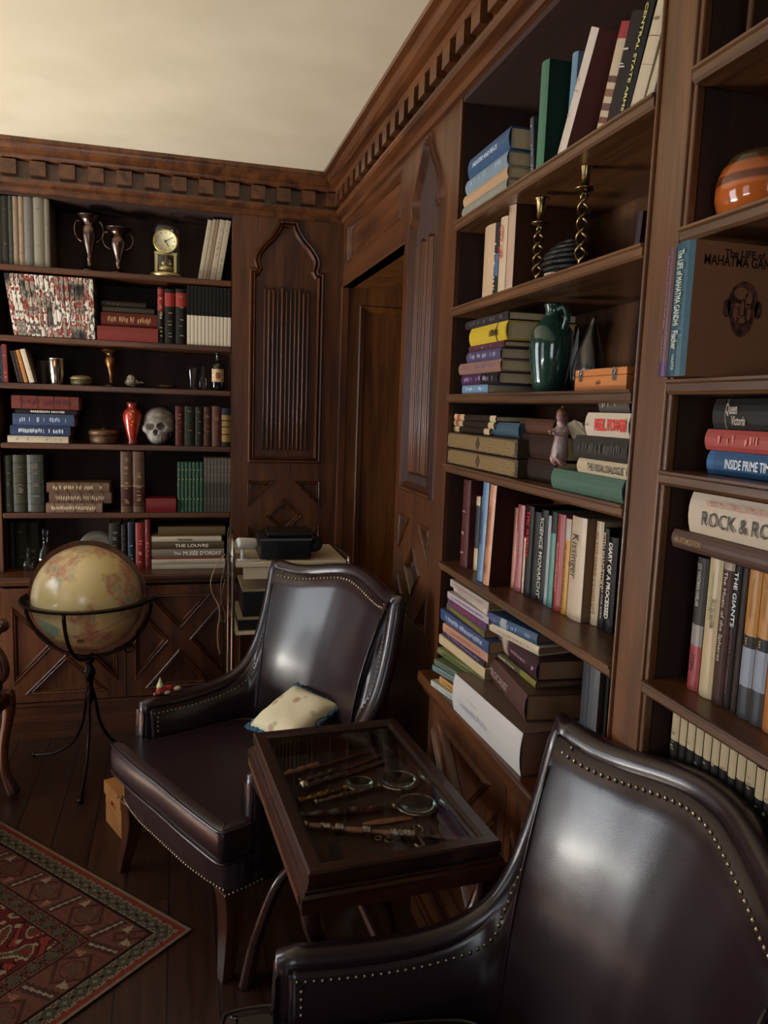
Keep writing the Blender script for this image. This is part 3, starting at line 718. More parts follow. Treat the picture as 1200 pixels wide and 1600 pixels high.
o = lathe_thing('vase', 'slender red lacquer vase standing beside the skull, fourth shelf', 'vase', 207, 0, S4, 'B', .06, [('vase_body', [(.001,0),(.022,0),(.024,.004),(.02,.014),(.022,.03),(.034,.075),(.042,.115),(.043,.135),(.036,.155),(.022,.166),(.019,.176),(.024,.19),(.026,.192),(.022,.19),(.001,.175)], redlac)])
mb = MB()
for k in range(5):
    z = .09+.02*k*.8; mb.ball((.006*math.sin(k*2), -.0405-.002*(k in (2, 3)), z), .0055, 7, 5, sy=.4)
mb.build('painted_blossom', pbr('pale_red', 'c8743a', .4), o)
def skull():
    p = hit_u(Vector((0, D+.085, S4)), (1, 0, 0), 249)
    o = thing('skull', 'grey human skull ornament facing out from the fourth shelf', 'skull', p, (0, 0, math.radians(-10)))
    o.scale = (1.06, 1.06, 1.06)
    bone = pbr('bone', '9a958c', .5, color2='6d675c', scale=35, bump=.5)
    bm = bmesh.new(); bmesh.ops.create_icosphere(bm, subdivisions=6, radius=1)
    def g(x, y, cx, cy, sx, sy): return math.exp(-((x-cx)/sx)**2-((y-cy)/sy)**2)
    def sd(p, c, r):
        q = Vector(((p.x-c[0])/r[0], (p.y-c[1])/r[1], (p.z-c[2])/r[2])); k = q.length; return (k-1)*min(r)
    def field(p):      # metres; front is -y
        d = [sd(p, (0, .008, .103), (.066, .078, .060)), sd(p, (0, -.030, .068), (.049, .040, .040)), sd(p, (0, -.034, .030), (.036, .034, .030)), sd(p, (.046, -.024, .066), (.016, .034, .013)), sd(p, (-.046, -.024, .066), (.016, .034, .013)), sd(p, (0, .0, .05), (.046, .05, .045))]
        k = 110; s = -math.log(sum(math.exp(-k*v) for v in d))/k
        for e in (1, -1): s = max(s, -sd(p, (e*.0245, -.080, .080), (.0195, .042, .0175)))
        s = max(s, -sd(p, (0, -.076, .053), (.0105, .028, .015)))
        for e in (1, -1): s = max(s, -sd(p, (e*.056, -.03, .040), (.014, .03, .018)))
        return s
    C0 = Vector((0, -.005, .075))
    for v in bm.verts:
        d = v.co.normalized(); lo, hi = 0.005, .14
        r = .14
        while r > .006 and field(C0+d*r) > 0: r -= .0035          # march in from outside to the surface
        lo, hi = r, r+.0035
        for _ in range(7):
            mid = (lo+hi)/2
            if field(C0+d*mid) > 0: hi = mid
            else: lo = mid
        v.co = C0+d*lo
    zmin = min(v.co.z for v in bm.verts)
    for v in bm.verts: v.co.z -= zmin
    for f in bm.faces: f.smooth = True
    me = bpy.data.meshes.new('cranium'); bm.to_mesh(me); bm.free(); me.materials.append(bone)
    c = bpy.data.objects.new('cranium', me); COL.objects.link(c); c.parent = o
    t = MB(); yy = -.069
    for row, z in ((0, .036), (1, .0265)):
        for k in range(8):
            x = (k-3.5)*.0052; t.box((x-.0022, yy+abs(k-3.5)*.0018-.006, z-.0045), (x+.0022, yy+abs(k-3.5)*.0018+.014, z+.0045))
    t.build('teeth', pbr('teeth', 'a8a294', .4), o, bevel=.001)
skull()
for q in (('maroon book just right of the skull, fourth shelf',274,287,635,'5e241c'),('dark green book between maroon and black ones, fourth shelf',288,304,635,'2c3428'),('black book with a plain spine on the fourth shelf, right group',305,317,636,'28261f'),
          ('brown mottled book, fourth of the right group on the fourth shelf',318,330,636,'53301f'),('red brown leather book beside the yellow banded one, fourth shelf',331,345,635,'704030'),):
    upright('B', q[0], q[1], q[2], q[3], S4, q[4], marks=('8d6a40', .12), hub=4)
upright('B', 'yellow book with dark bands and a blue top, right end of fourth shelf', 346, 360.5, 638, S4, 'a8853f', bands=((.82,1,'28304a'),(0,.12,'2c2216'),(.3,.33,'3a2a18'),(.5,.53,'3a2a18'),(.66,.69,'3a2a18')))
# --- fifth shelf
for q in (('dim dark green book at the left end of the fifth shelf',8,21,712,'2e3324'),('broad dark olive book second on the fifth shelf',22,43,711,'35321f'),('wide grey green book with a pale edge, third on the fifth shelf',44,69,711,'3c4038')):
    upright('B', q[0], q[1], q[2], q[3], S5, q[4], marks=('6a6048', .25), hub=5, rec=.02)
_, z = stack('B', S5, [('lowest of three ornate patterned volumes stacked on the fifth shelf', 72, 160, .043, '8a6c56', dict(marks=('d6c4a4',.9), hub=5)),
    ('middle one of three ornate patterned volumes stacked on the fifth shelf', 77, 174, .050, '6d4e3e', dict(marks=('c4ac8a',.9), hub=5)),
    ('topmost of three ornate patterned volumes stacked on the fifth shelf', 73, 171, .044, '75583f', dict(marks=('d0bc98',.9), hub=5))])
for a, b in ((189, 207), (208, 226)):
    upright('B', ('left' if a < 200 else 'right')+' one of the two tall brown leather volumes on the fifth shelf', a, b, 706, S5, '6b4a36', bands=((.1,.42,'552a1e'),(.43,.445,'b89468')), marks=('a8845c', .25), group='tall brown leather pair', hub=3)
_, z = stack('B', S5, [('small bright red book lying flat between the tall brown pair and the green run', 228, 275, .066, '8c1c22', dict(d=.12))])
g = upright('B', 'leftmost of the slim dark green volumes on the fifth shelf, far wall', 277.4, 283.2, 722, S5, '1f5238', marks=('b8a860', .12), group='slim green volumes on the fifth shelf', rec=.014)
st = (hit_u(Vector((0, D+.014, S5)), (1, 0, 0), 318)-hit_u(Vector((0, D+.014, S5)), (1, 0, 0), 277.4)).length/7
for k in range(1, 7): dup(g, g.location+Vector((st*k, 0, 0)), label=ORD[k]+' from the left of the slim dark green volumes, fifth shelf')
g = upright('B', 'leftmost of the slim grey periodicals on the fifth shelf, far wall', 318.6, 323.6, 716, S5, '6c675c', bands=((0,.55,'4c4840'),), marks=('a8a294', .2), group='slim grey periodicals on the fifth shelf', soft=True, rec=.014)
st = (hit_u(Vector((0, D+.014, S5)), (1, 0, 0), 361)-hit_u(Vector((0, D+.014, S5)), (1, 0, 0), 318.6)).length/8
for k in range(1, 8): dup(g, g.location+Vector((st*k, 0, 0)), label=ORD[k]+' from the left of the slim grey periodicals, fifth shelf')
# --- on the ledge
for q in (('dim green book at the left end of the ledge, far wall',10,24,816,'2a2e22'),('broad dark olive book behind the decanters on the ledge',25,44,817,'30301f'),('dark green tall book behind the decanters on the ledge',45,62,818,'2c3022')):
    upright('B', q[0], q[1], q[2], q[3], S6, q[4], marks=('5a5440', .15), rec=.12, d=.13)
dec = [(.001,0),(.034,0),(.038,.006),(.04,.05),(.034,.075),(.016,.095),(.012,.11),(.012,.125),(.018,.13),(.001,.132)]
stp = [(.001,.1325),(.009,.1325),(.013,.14),(.018,.155),(.012,.17),(.001,.175)]
lathe_thing('glass_decanter', 'taller cut glass decanter on the ledge behind the globe', 'decanter', 72, 0, S6, 'B', .05, [('flask', [(r, z*1.15) for r, z in dec], clear), ('stopper', [(r, z*1.15) for r, z in stp], clear)])
lathe_thing('glass_decanter', 'shorter glass decanter at the left on the ledge behind the globe', 'decanter', 45, 0, S6, 'B', .05, [('flask', [(r*.75, z*.62) for r, z in dec], clear), ('stopper', [(r*.75, z*.62) for r, z in stp], clear)])
p = hit_u(Vector((0, D+.1, S6)), (1, 0, 0), 152)
o = thing('display_plate', 'grey round plate standing upright on the ledge just above the globe', 'plate', p+Vector((0, 0, .001)), (math.radians(-10), 0, 0))
mb = MB(); mb.M = Matrix.Translation((0, 0, .085)) @ Matrix.Rotation(PI/2, 4, 'X'); mb.lathe([(.001,-.004),(.05,-.004),(.085,.006),(.084,.009),(.05,0),(.001,0)], 36); mb.build('plate_body', pbr('pewter_plate', '6d6860', .35, metal=.5), o)
for q in (('dim grey black book standing left of the blue one on the ledge',171,189,818,'2c2c28','7d7a70'),('blackish narrow book standing on the ledge left of the blue one',190,199,820,'1d1613','5a4a3a'),('dark blue book with silver marks standing on the ledge',200,211,816,'26344e','9aa4b8')):
    upright('B', q[0], q[1], q[2], q[3], S6, q[4], marks=(q[5], .35), rec=.02)
upright('B', 'wider bright red book standing on the ledge left of the flat stack', 212, 226.5, 817, S6, 'a02a2c', marks=('d8b0a0', .3), rec=.02)
upright('B', 'narrow darker red book standing against the flat stack on the ledge', 227.3, 235.5, 812, S6, '8c2226', marks=('d09a80', .15), rec=.02)
_, z = stack('B', S6, [('white paperback at the very bottom of the ledge stack', 237, 352, .022, 'dcd4c2', dict(soft=True)),
    ('off white book with a faint title, second in the ledge stack', 237, 351, .026, 'd2cab8', dict(marks=('a09684',.3))),
    ('thin red-edged book in the ledge stack below the grey one', 240, 350, .010, '9a3830', {}),
    ('grey book lettered in white lying under the brown one, ledge stack', 237, 350, .038, '8c8478', dict(text=(('The', .3, .4, 'e8e2d6', .5), ("MUSÉE D'ORSAY", .43, .96, 'f0eadc', .72)))),
    ('olive brown book lettered in white, fourth from the top, ledge stack', 237, 350, .036, '5c4d2e', dict(text=(('THE LOUVRE', .32, .78, 'f0e8d4', .62),))),
    ('white book with a small black title near the top of the ledge stack', 237, 346, .024, 'ddd4c0', dict(text=(('Vermeer', .36, .58, '2a221c', .75),))),
    ('tan brown book on top of the ledge stack', 247, 352, .045, '6d5432', dict(rec=.03))])
# ================================================================ RIGHT BOOKCASE, first bay
Q1, Q2, Q3, Q4, Q5 = [z+.0006 for z in R_SHELF]; Q6 = ZR+.0006
_, z = stack('R', Q1, [('grey green book at the bottom of the small pile on the top shelf, right bay', 723, 793, .030, '8a9088', dict(d=.2)),
    ('peach coloured book second from the bottom of the top shelf pile', 725, 794, .028, 'c09c76', dict(d=.2)),
    ('light blue book with faint lettering, third in the top shelf pile', 729, 794, .036, '7898b0', dict(marks=('a8bcc8',.6), d=.2)),
    ('deep blue book with white lettering on top of the top shelf pile', 733, 797, .052, '2c5688', dict(text=(('INDUSTRY AND PEACE', .15, .75, 'c8d8e8', .3),), d=.2))], rec=.002)
upright('R', 'small dark blue booklet leaning left of the green book, top shelf', 829, 834, 180, Q1, '3a4258', lean=-9, h=.135, d=.12, soft=True, marks=('c0c4cc', .5))
upright('R', 'dark green upright book with a light green spine, top shelf of the right bay', 836, 848, 97, Q1, '3f7d60', d=.19, marks=None, cov2='14382a', pages=book_mat('14382a'))
upright('R', 'light blue slim book standing behind the white leaning one, top shelf', 880, 889, 86, Q1, '6f9cc0', d=.16, lean=2, rec=.055)
def rb_lean(label, u0, u1, ut, vt, zs, cover, **k):
    """leaning: foot pixels u0..u1, and the top of its left edge at (ut, vt)"""
    rec = k.pop('rec', .012)
    p = Vector((XR+rec, 0, zs)); a = hit_u(p, (0, 1, 0), u0)
    d = _ray(ut, vt); s = (XR+rec-CAM_C[0])/d[0]; top = Vector(CAM_C+s*d)
    L = math.atan2(a.y-top.y, top.z-zs); h = math.hypot(a.y-top.y, top.z-zs)
    return upright('R', label, u0, u1, 0, zs, cover, lean=math.degrees(L), h=h, rec=rec, **k)
rb_lean('tall white-spined book with a dusty pink cover leaning on the top shelf', 868, 882, 921, 57, Q1, 'd8ccc0', cov2='7d4a44', d=.19, marks=('9a8c80', .08))
rb_lean('red book with picture ovals down its pale spine, leaning on the top shelf', 929, 944, 968, 46, Q1, 'c9b89a', cov2='9c1f26', bands=((.08,.14,'7a3424'),(.2,.27,'6a3a3a'),(.33,.40,'8a5a34'),(.46,.52,'5a3424'),(.85,1,'a82028')), d=.19)
rb_lean('black book with a silver title leaning left of the yellow lettered one', 945, 966, 984, 34, Q1, '231a18', d=.19, marks=('b8b4ac', .35))
rb_lean('black book with yellow block lettering down its spine, top shelf', 966, 980, 1010, 8, Q1, '15130f', d=.2, text=(('CENTRAL STATE ARMS', .04, .95, 'c8c070', .5),))
rb_lean('widest cream book with small brown print, leaning near the stile, top shelf', 981, 1002, 1028, 1, Q1, 'd2c6a8', d=.2, bands=((.62,.63,'8a6a4a'),(.38,.385,'8a7a5a')), marks=('7a6a50', .12))
rb_lean('narrow cream book leaning against the stile, top shelf of the right bay', 1005, 1017, 1036, 60, Q1, 'ccc0a4', d=.19, marks=('8a7a5a', .1))
rb_lean('dark blue short book squeezed against the stile, top shelf', 1018, 1028, 1034, 100, Q1, '2c2f4a', d=.19, marks=('a8a8b8', .4))
# second shelf
for q in (('tall cream book, leftmost on the second shelf of the right bay',752,768,353,'d0b28c',None,.10),('slim black and blue book beside the tall cream one, second shelf',769,775,349,'20242c',(( .0,.3,'15120f'),(.3,.6,'3a6a9a')),.3)):
    upright('R', q[0], q[1], q[2], q[3], Q2, q[4], bands=q[5] or (), marks=('d8c8b0' if q[5] else '8a6a4a', q[6]), rec=.03)
upright('R', 'cream book with a red upright title, second shelf of the right bay', 776, 787, 340, Q2, 'd8c2a0', rec=.03, text=(('CITY LIFE', .1, .52, 'b8281c', .62),))
upright('R', 'pale pink spined book with a wide brown cover, second shelf', 788, 799, 322, Q2, 'c8a890', rec=.03, cov2='4d2c18', pages=book_mat('4d2c18'), d=.2, text=(('16', .03, .08, '5a3a2a', .5),))
brassm = pbr('candlestick_brass', 'a08a60', .26, metal=1, color2='5e4a2c', scale=50)
def candlestick(label, u, htot, rec, group=None):
    p = hit_u(Vector((XR+rec, 0, Q2)), (0, 1, 0), u); o = thing('candlestick', label, 'candlestick', p)
    MB().lathe([(.001,0),(.03,0),(.032,.003),(.026,.008),(.012,.012),(.007,.02),(.001,.02)], 28).build('base', brassm, o)
    h1 = htot-.062
    for ph in (0, PI):
        n = 60; pts = [(.0105*math.cos(ph+k/n*2*PI*2.5)*min(1, k/6, (n-k)/6), .0105*math.sin(ph+k/n*2*PI*2.5)*min(1, k/6, (n-k)/6), .017+(h1-.017)*k/n) for k in range(n+1)]
        MB().tube(pts, .0034, 8).build('twisted_stem', brassm, o)
    MB().lathe([(.001,h1-.004),(.006,h1),(.02,h1+.004),(.021,h1+.007),(.008,h1+.011),(.009,h1+.03),(.013,h1+.052),(.017,h1+.059),(.017,h1+.062),(.011,h1+.062),(.01,h1+.04),(.001,h1+.04)], 28).build('candle_cup', brassm, o)
    return o
candlestick('shorter brass candlestick with an openwork twisted stem, second shelf', 838, .20, .045)
candlestick('taller brass candlestick with an openwork twisted stem, second shelf', 905, .225, .045)
p = hit_u(Vector((XR+.13, 0, Q2)), (0, 1, 0), 880); o = thing('woven_basket', 'dark ribbed round basket lying behind the brass candlesticks', 'basket', p+Vector((0, 0, 0)))
wk = pbr('black_wicker', '120c09', .5)
mb = MB()
for k in range(9): mb.tube([(.038*math.sin(PI*(k+.5)/9)*1.0*math.cos(a)*1.3, .075*math.sin(PI*(k+1)/10)**.6*math.sin(a), .012+.0125*k) for a in [2*PI*i/28 for i in range(28)]], .0062, 6, closed=True)
mb.build('woven_rings', wk, o)
mb = MB(); mb.ball((0, 0, .062), .06, 20, 10, sx=.7, sy=1.1, sz=.9); mb.build('basket_body', pbr('black_wicker_in', '0a0706', .8), o)
p = hit_u(Vector((XR+.03, 0, Q2)), (0, 1, 0), 872); o = thing('dish', 'small pale round dish lying between the two candlesticks', 'dish', p)
MB().lathe([(.001,0),(.02,0),(.03,.006),(.031,.008),(.028,.008),(.018,.003),(.001,.003)], 28).build('bowl', pbr('pale_dish', 'a89a84', .3), o)
rb_lean('dim purple brown book leaning at the right end of the second shelf', 985, 994, 996, 333, Q2, '3d2430', rec=.10, d=.12)
# third shelf
_, z = stack('R', Q3, [('light blue paperback at the bottom of the third shelf pile, right bay', 722, 762, .022, '6a9ac8', dict(soft=True, marks=('d0dce8',.5), d=.16)),
    ('purple and black book second from the bottom of the third shelf pile', 722, 779, .030, '4a2a5c', dict(bands=((0,.45,'1a1512'),), marks=('b09ac0',.6))),
    ('pinkish tan book third from the bottom of the third shelf pile', 718, 783, .030, '9a7264', dict(marks=('6a5a8a',.4))),
    ('dusty blue purple book in the middle of the third shelf pile', 730, 783, .028, '4c4a78', dict(marks=('b8b0c8',.6))),
    ('narrow plum book below the yellow one, third shelf pile', 733, 788, .016, '5a2c3c', dict(marks=('9a7a8a',.3))),
    ('bright yellow book with black lettering in the third shelf pile', 735, 793, .046, 'd8bc1c', dict(text=(('THE', .62, .78, '1a1812', .45),('EDGE', .58, .82, '1a1812', .4, -.05)), bands=((.0,.03,'a08a10'),(.24,.27,'3a3412')))),
    ('dark grey book on top of the third shelf pile', 728, 795, .022, '2c2830', dict(marks=('7a7468',.4)))], rec=.004)
def jug():
    p = hit_u(Vector((XR+.07, 0, Q3)), (0, 1, 0), 857); o = thing('jug', 'tall glazed green pottery jug with a small handle, third shelf', 'jug', p, (0, 0, math.radians(12)))
    gl = pbr('green_glaze', '1f4036', .12, coat=.8, coat_rough=.05, color2='0f2a26', scale=9)
    prof = [(.001,0),(.032,0),(.035,.003),(.04,.03),(.047,.07),(.0505,.1),(.0505,.125),(.046,.145),(.036,.16),(.026,.17),(.02,.178),(.0185,.186),(.019,.196),(.0225,.203),(.0225,.207),(.019,.208),(.016,.2),(.015,.185),(.001,.18)]
    k = .97
    MB().lathe([(r, z*1.0*k) for r, z in prof], 48).build('jug_body', gl, o)
    pts = smooth_path([(0,-.019,.193),(0,-.036,.197),(0,-.047,.185),(0,-.049,.168),(0,-.043,.15),(0,-.04,.14)], 6)
    MB().tube([(a, b, c*k) for a, b, c in pts], .006, 8, flat=(1.0, 1.5)).build('handle', gl, o)
jug()
def wrap_thing():
    p = hit_u(Vector((XR+.09, 0, Q3)), (0, 1, 0), 912); o = thing('mandolin_ornament', 'black pear-shaped ornament standing between the green jug and wooden box', 'ornament', p, (0, math.radians(4), math.radians(-10)))
    m = MB(); m.M = Matrix.Scale(.55, 4, (1, 0, 0))
    m.lathe([(.001,.001),(.03,.001),(.05,.02),(.055,.05),(.046,.085),(.03,.115),(.016,.14),(.011,.155),(.012,.163),(.001,.166)], 32); m.build('pear_body', pbr('black_lacquer', '0d0c0c', .25, coat=.5), o)
    m = MB(); m.M = Matrix.Translation((-.0235, .022, .055)) @ Matrix.Scale(.12, 4, (1, 0, 0)); m.lathe([(.001,-.035),(.014,-.02),(.019,.005),(.015,.04),(.007,.075),(.001,.085)], 20)
    m.build('grey_inlay', pbr('grey_inlay', '3c3c40', .35), o)
wrap_thing()
a = hit_u(Vector((XR+.02, 0, Q3)), (0, 1, 0), 897); b = hit_u(Vector((XR+.02, 0, Q3)), (0, 1, 0), 977); ln = (a-b).length
o = thing('wooden_box', 'small orange wooden box with two metal clasps on the third shelf', 'box', (a+b)/2)
bw = wood('box_wood_y', 'a8602c', 'cc8444', 'y', rough=.4)
MB().box((0, -ln/2, 0), (.09, ln/2, .028)).build('box_body', bw, o, bevel=.0015)
MB().box((0, -ln/2, .0285), (.09, ln/2, .042)).build('lid', bw, o, bevel=.0015)
for s in (.36, -.3):
    m = MB(); yc = ln*s; m.box((-.002, yc-.006, .018), (0, yc+.006, .038)); m.tube([(-.004, yc+.006*math.cos(t), .036+.006*math.sin(t)) for t in [2*PI*i/14 for i in range(14)]], .0012, 6, closed=True)
    m.build('clasp', pbr('steel', 'a8a49c', .25, metal=1), o)
mb = MB()
for q in range(12): mb.box((-.0004, -.006+q*.0014, .012+.002*math.sin(q)), (0, -.0052+q*.0014, .018+.003*math.sin(q*1.7)))
mb.build('stamp', pbr('burnt_mark', '5a2c12', .6), o)
# fourth shelf
def tooled(name, u0, u1, z, label):
    a = hit_u(Vector((XR+.002, 0, z)), (0, 1, 0), u0); b = hit_u(Vector((XR+.002, 0, z)), (0, 1, 0), u1); ln = (a-b).length; t = .046
    o = thing('slip_case', label, 'box', (a+b)/2); o.location.z = z
    gold = pbr('tooled_gold', '9a8256', .45, metal=.3, color2='5a452a', scale=260, bump=.5); dk = pbr('case_leather', '33200f', .45, bump=.2, scale=150)
    MB().box((.002, -ln/2, .001), (.2, ln/2, t-.001)).build('case_body', dk, o, bevel=.001)
    m = MB(); m.box((0, -ln/2+.003, .004), (.002, ln/2-.003, t-.005)); m.build('tooled_front', gold, o)
    m = MB()
    for c in (0,):
        m.tube([(-.0005, c+.013, t/2), (-.0005, c, t/2+.016), (-.0005, c-.013, t/2), (-.0005, c, t/2-.016)], .0012, 4, closed=True)
        m.tube([(-.0005, c+.006, t/2), (-.0005, c, t/2+.008), (-.0005, c-.006, t/2), (-.0005, c, t/2-.008)], .001, 4, closed=True)
    for s in (-1, 1):
        for zz in (.007, t-.008): m.tube([(-.0004, s*(ln/2-.02), zz), (-.0004, s*(ln/2-.006), zz), (-.0004, s*(ln/2-.006), t/2)], .0011, 4)
    m.build('tooled_border', pbr('dark_tooling', '2b1a0c', .5), o)
    return t
t1 = tooled('a', 698, 806, Q4, 'lower of two patterned gold-fronted cases at the left of the fourth shelf')
t2 = tooled('b', 698, 806, Q4+t1, 'upper of two patterned gold-fronted cases at the left of the fourth shelf')
zc = Q4+t1+t2
def endband(label, u0, u1, z, t, c1):
    return stack('R', z, [(label, u0, u1, t, '2a1c12', dict(bands=((.0,.12,'d2bf94'),(.72,.82,'d2bf94'),(.82,.9,c1),(.9,1,'d2bf94')), d=.14, rec=.02))])[1]
zz = endband('lowest small dark book with cream bands on the patterned cases', 702, 765, zc, .017, '8a5a34')
zz = endband('middle small dark book with cream bands on the patterned cases', 707, 772, zz, .017, 'a8542c')
zz = endband('topmost small dark book with cream bands on the patterned cases', 709, 775, zz, .017, 'b0482a')
_, z2 = stack('R', zc, [('blue cloth book lying on the patterned cases, fourth shelf', 766, 812, .036, '3f5f78', dict(rec=.03, d=.16, pages=book_mat('3f5f78'), cov2='3f5f78')),])
stack('R', Q4, [('dark brown flat book under the angel figure, beside the patterned cases', 812, 868, .05, '2b1a10', dict(rec=.03, d=.17)), ('dark oxblood book on the brown one behind the angel figure', 815, 872, .055, '351d12', dict(rec=.035, d=.16)),
    ('mid brown book on top of the dark pair behind the angel figure', 813, 866, .035, '5a3420', dict(rec=.045, d=.15))])
_, z3 = stack('R', Q4, [('teal green book at the bottom of the pile right of the angel figure', 863, 974, .042, '4a7565', dict(rec=-.004)),
    ('white book lettered black, on the teal one, right of the angel', 903, 980, .028, 'cfc4a4', dict(rec=-.002, text=(('THE VISUAL DIALOGUE', .24, .96, '1c1812', .68),))),
    ('dark grey book between the two white ones right of the angel', 898, 982, .044, '35332e', dict(rec=-.002, marks=('4c4a44',.8))),
    ('white book with big red lettering right of the angel figure', 916, 984, .044, 'e0d6c4', dict(rec=-.002, text=(('REEL POWER', .26, .99, 'c8281e', .66, 0, .04), ('wealth', .03, .12, '5a544a', .2)))),
    ('narrow dark grey book on top of the pile right of the angel', 937, 985, .036, '55504a', dict(rec=.01, marks=('b8b0a0',.5)))])
def angel():
    p = hit_u(Vector((XR+.035, 0, Q4+.042)), (0, 1, 0), 878); p.x = XR+.03
    o = thing('angel_figurine', 'small painted angel figurine with white wings beside the letter-spined books', 'figurine', p, (0, 0, math.radians(20)))
    o['label'] = 'small painted angel figurine with white wings on the teal green book'
    cl = pbr('painted_robe', '8a6a6c', .4, color2='9a8e8a', scale=45)
    def skin(name, pts, edges, rad, mat, par, sub=2):
        me = bpy.data.meshes.new(name); me.from_pydata(pts, edges, []); me.materials.append(mat)
        q = bpy.data.objects.new(name, me); COL.objects.link(q); q.parent = par
        s = q.modifiers.new('skin', 'SKIN'); s.use_smooth_shade = True
        for v, r in zip(me.skin_vertices[0].data, rad): v.radius = (r, r) if not isinstance(r, tuple) else r
        me.skin_vertices[0].data[0].use_root = True
        q.modifiers.new('sub', 'SUBSURF').render_levels = sub; q.modifiers['sub'].levels = sub
        return q
    globals()['skin_obj'] = skin
    # one continuous body: pelvis, chest, neck, head; arms lifted forwards, kneeling legs   (faces -x, seen from its left)
    P = [(0,0,.045),(0,0,.068),(-.002,0,.083),(-.004,0,.093),(-.007,0,.104),(-.008,0,.112),
         (0,.013,.08),(-.014,.018,.07),(-.026,.008,.072),(-.034,.004,.076),(0,-.013,.08),(-.014,-.018,.07),(-.026,-.008,.068),(-.034,-.004,.072),
         (-.006,.008,.03),(-.016,.009,.016),(-.006,.01,.0065),(.01,.01,.0055),(-.006,-.008,.03),(-.016,-.009,.016),(-.006,-.01,.0065),(.01,-.01,.0055)]
    E = [(0,1),(1,2),(2,3),(3,4),(4,5),(2,6),(6,7),(7,8),(8,9),(2,10),(10,11),(11,12),(12,13),(0,14),(14,15),(15,16),(16,17),(0,18),(18,19),(19,20),(20,21)]
    R = [.013,.0125,.011,.0052,.011,.009,.006,.0048,.0038,.003,.006,.0048,.0038,.003,.0095,.0085,.0062,.0045,.0095,.0085,.0062,.0045]
    skin('body', P, E, R, pbr('painted_skin', 'b08878', .4, color2='8a6e78', scale=60), o)
    m = MB(); m.lathe([(.014,.012),(.019,.02),(.017,.04),(.013,.058),(.0135,.074),(.011,.084)], 20, c=(-.003, 0, 0), caps=False); m.build('robe', cl, o)
    m = MB(); m.ball((-.003, 0, .112), .0128, 14, 10, sz=1.0); m.ball((.003, 0, .105), .0115, 12, 8, sz=1.3); m.ball((0, 0, .124), .006, 8, 6); m.build('hair', pbr('brown_hair', '6a3f24', .5, bump=.5, scale=200), o)
    for s in (-1, 1):
        w = MB(); pts = [(.008,s*.006,.09),(.012,s*.02,.1),(.02,s*.034,.094),(.03,s*.042,.07),(.032,s*.038,.05),(.024,s*.026,.052),(.016,s*.014,.062)]
        A = [w._v(q) for q in pts]; B = [w._v(Vector(q)+Vector((.0035, 0, 0))) for q in pts]; w._f(A); w._f(B[::-1])
        for i in range(len(pts)): j = (i+1) % len(pts); w._f([A[i], A[j], B[j], B[i]])
        for k in range(3): w.tube([pts[1], pts[4-k if k < 2 else 3]], .0016, 5)
        w.build('wing', pbr('painted_white', 'e8dcc0', .4), o)
    f = MB()
    for s in (-1, 1): f.ball((-.0192, s*.004, .106), .0012, 6, 5)
    f.build('eyes', pbr('dark_eye', '1a0f0a', .3), o)
    f = MB(); f.ball((-.0205, 0, .1025), .0015, 6, 5); f.ball((-.0185, 0, .0985), .0014, 6, 5, sy=2, sz=.6); f.build('nose_and_mouth', pbr('lip', '9a5a50', .4), o)
angel()
# fifth shelf: standing books; foot pixels of the spine give its distance from the shelf edge
LAST = [None]
def stand(label, u0, v0, u1, vtop, cover, **k):
    p = on(u0, v0, 'z', Q5)
    if LAST[0] is not None and LAST[0][0]+16 >= u0 and u0 > 800:       # shoulder to shoulder with the book before it
        p = hit_u(Vector((0, LAST[0][1]-.0006, Q5)), (1, 0, 0), u0)
    q = hit_u(Vector((p.x, 0, Q5)), (0, 1, 0), u1); LAST[0] = (u1, q.y)
    if k.get('lean'): LAST[0] = None
    return upright('R', label, u0, u1, vtop, Q5, cover, rec=max(0.0, min(.15, p.x-XR)), **k)
stand('oxblood tall book at the left end of the fifth shelf, right bay', 718, 882, 729, 750, '5a2024', marks=('c0a088', .12), d=.16)
stand('short book with a cream foot and dark blue middle, fifth shelf', 739, 889, 744.5, 776, 'c8b088', bands=((.3,.88,'1d2b3c'),), d=.15)
stand('slim light blue book leaning right beside the orange one, fifth shelf', 744.5, 905, 753, 752, '4f82b8', d=.16, lean=3, text=(('SHELF HEROINES', .3, .62, '15233a', .5),))
stand('tall orange book with dark lettering, fifth shelf of the right bay', 754, 911, 763, 757, 'd08858', d=.16, lean=4, cov2='3a1712', text=(('ACROSS AND AROUND', .22, .62, '4a2418', .5), ('VIEW', .78, .88, '4a2418', .5)))
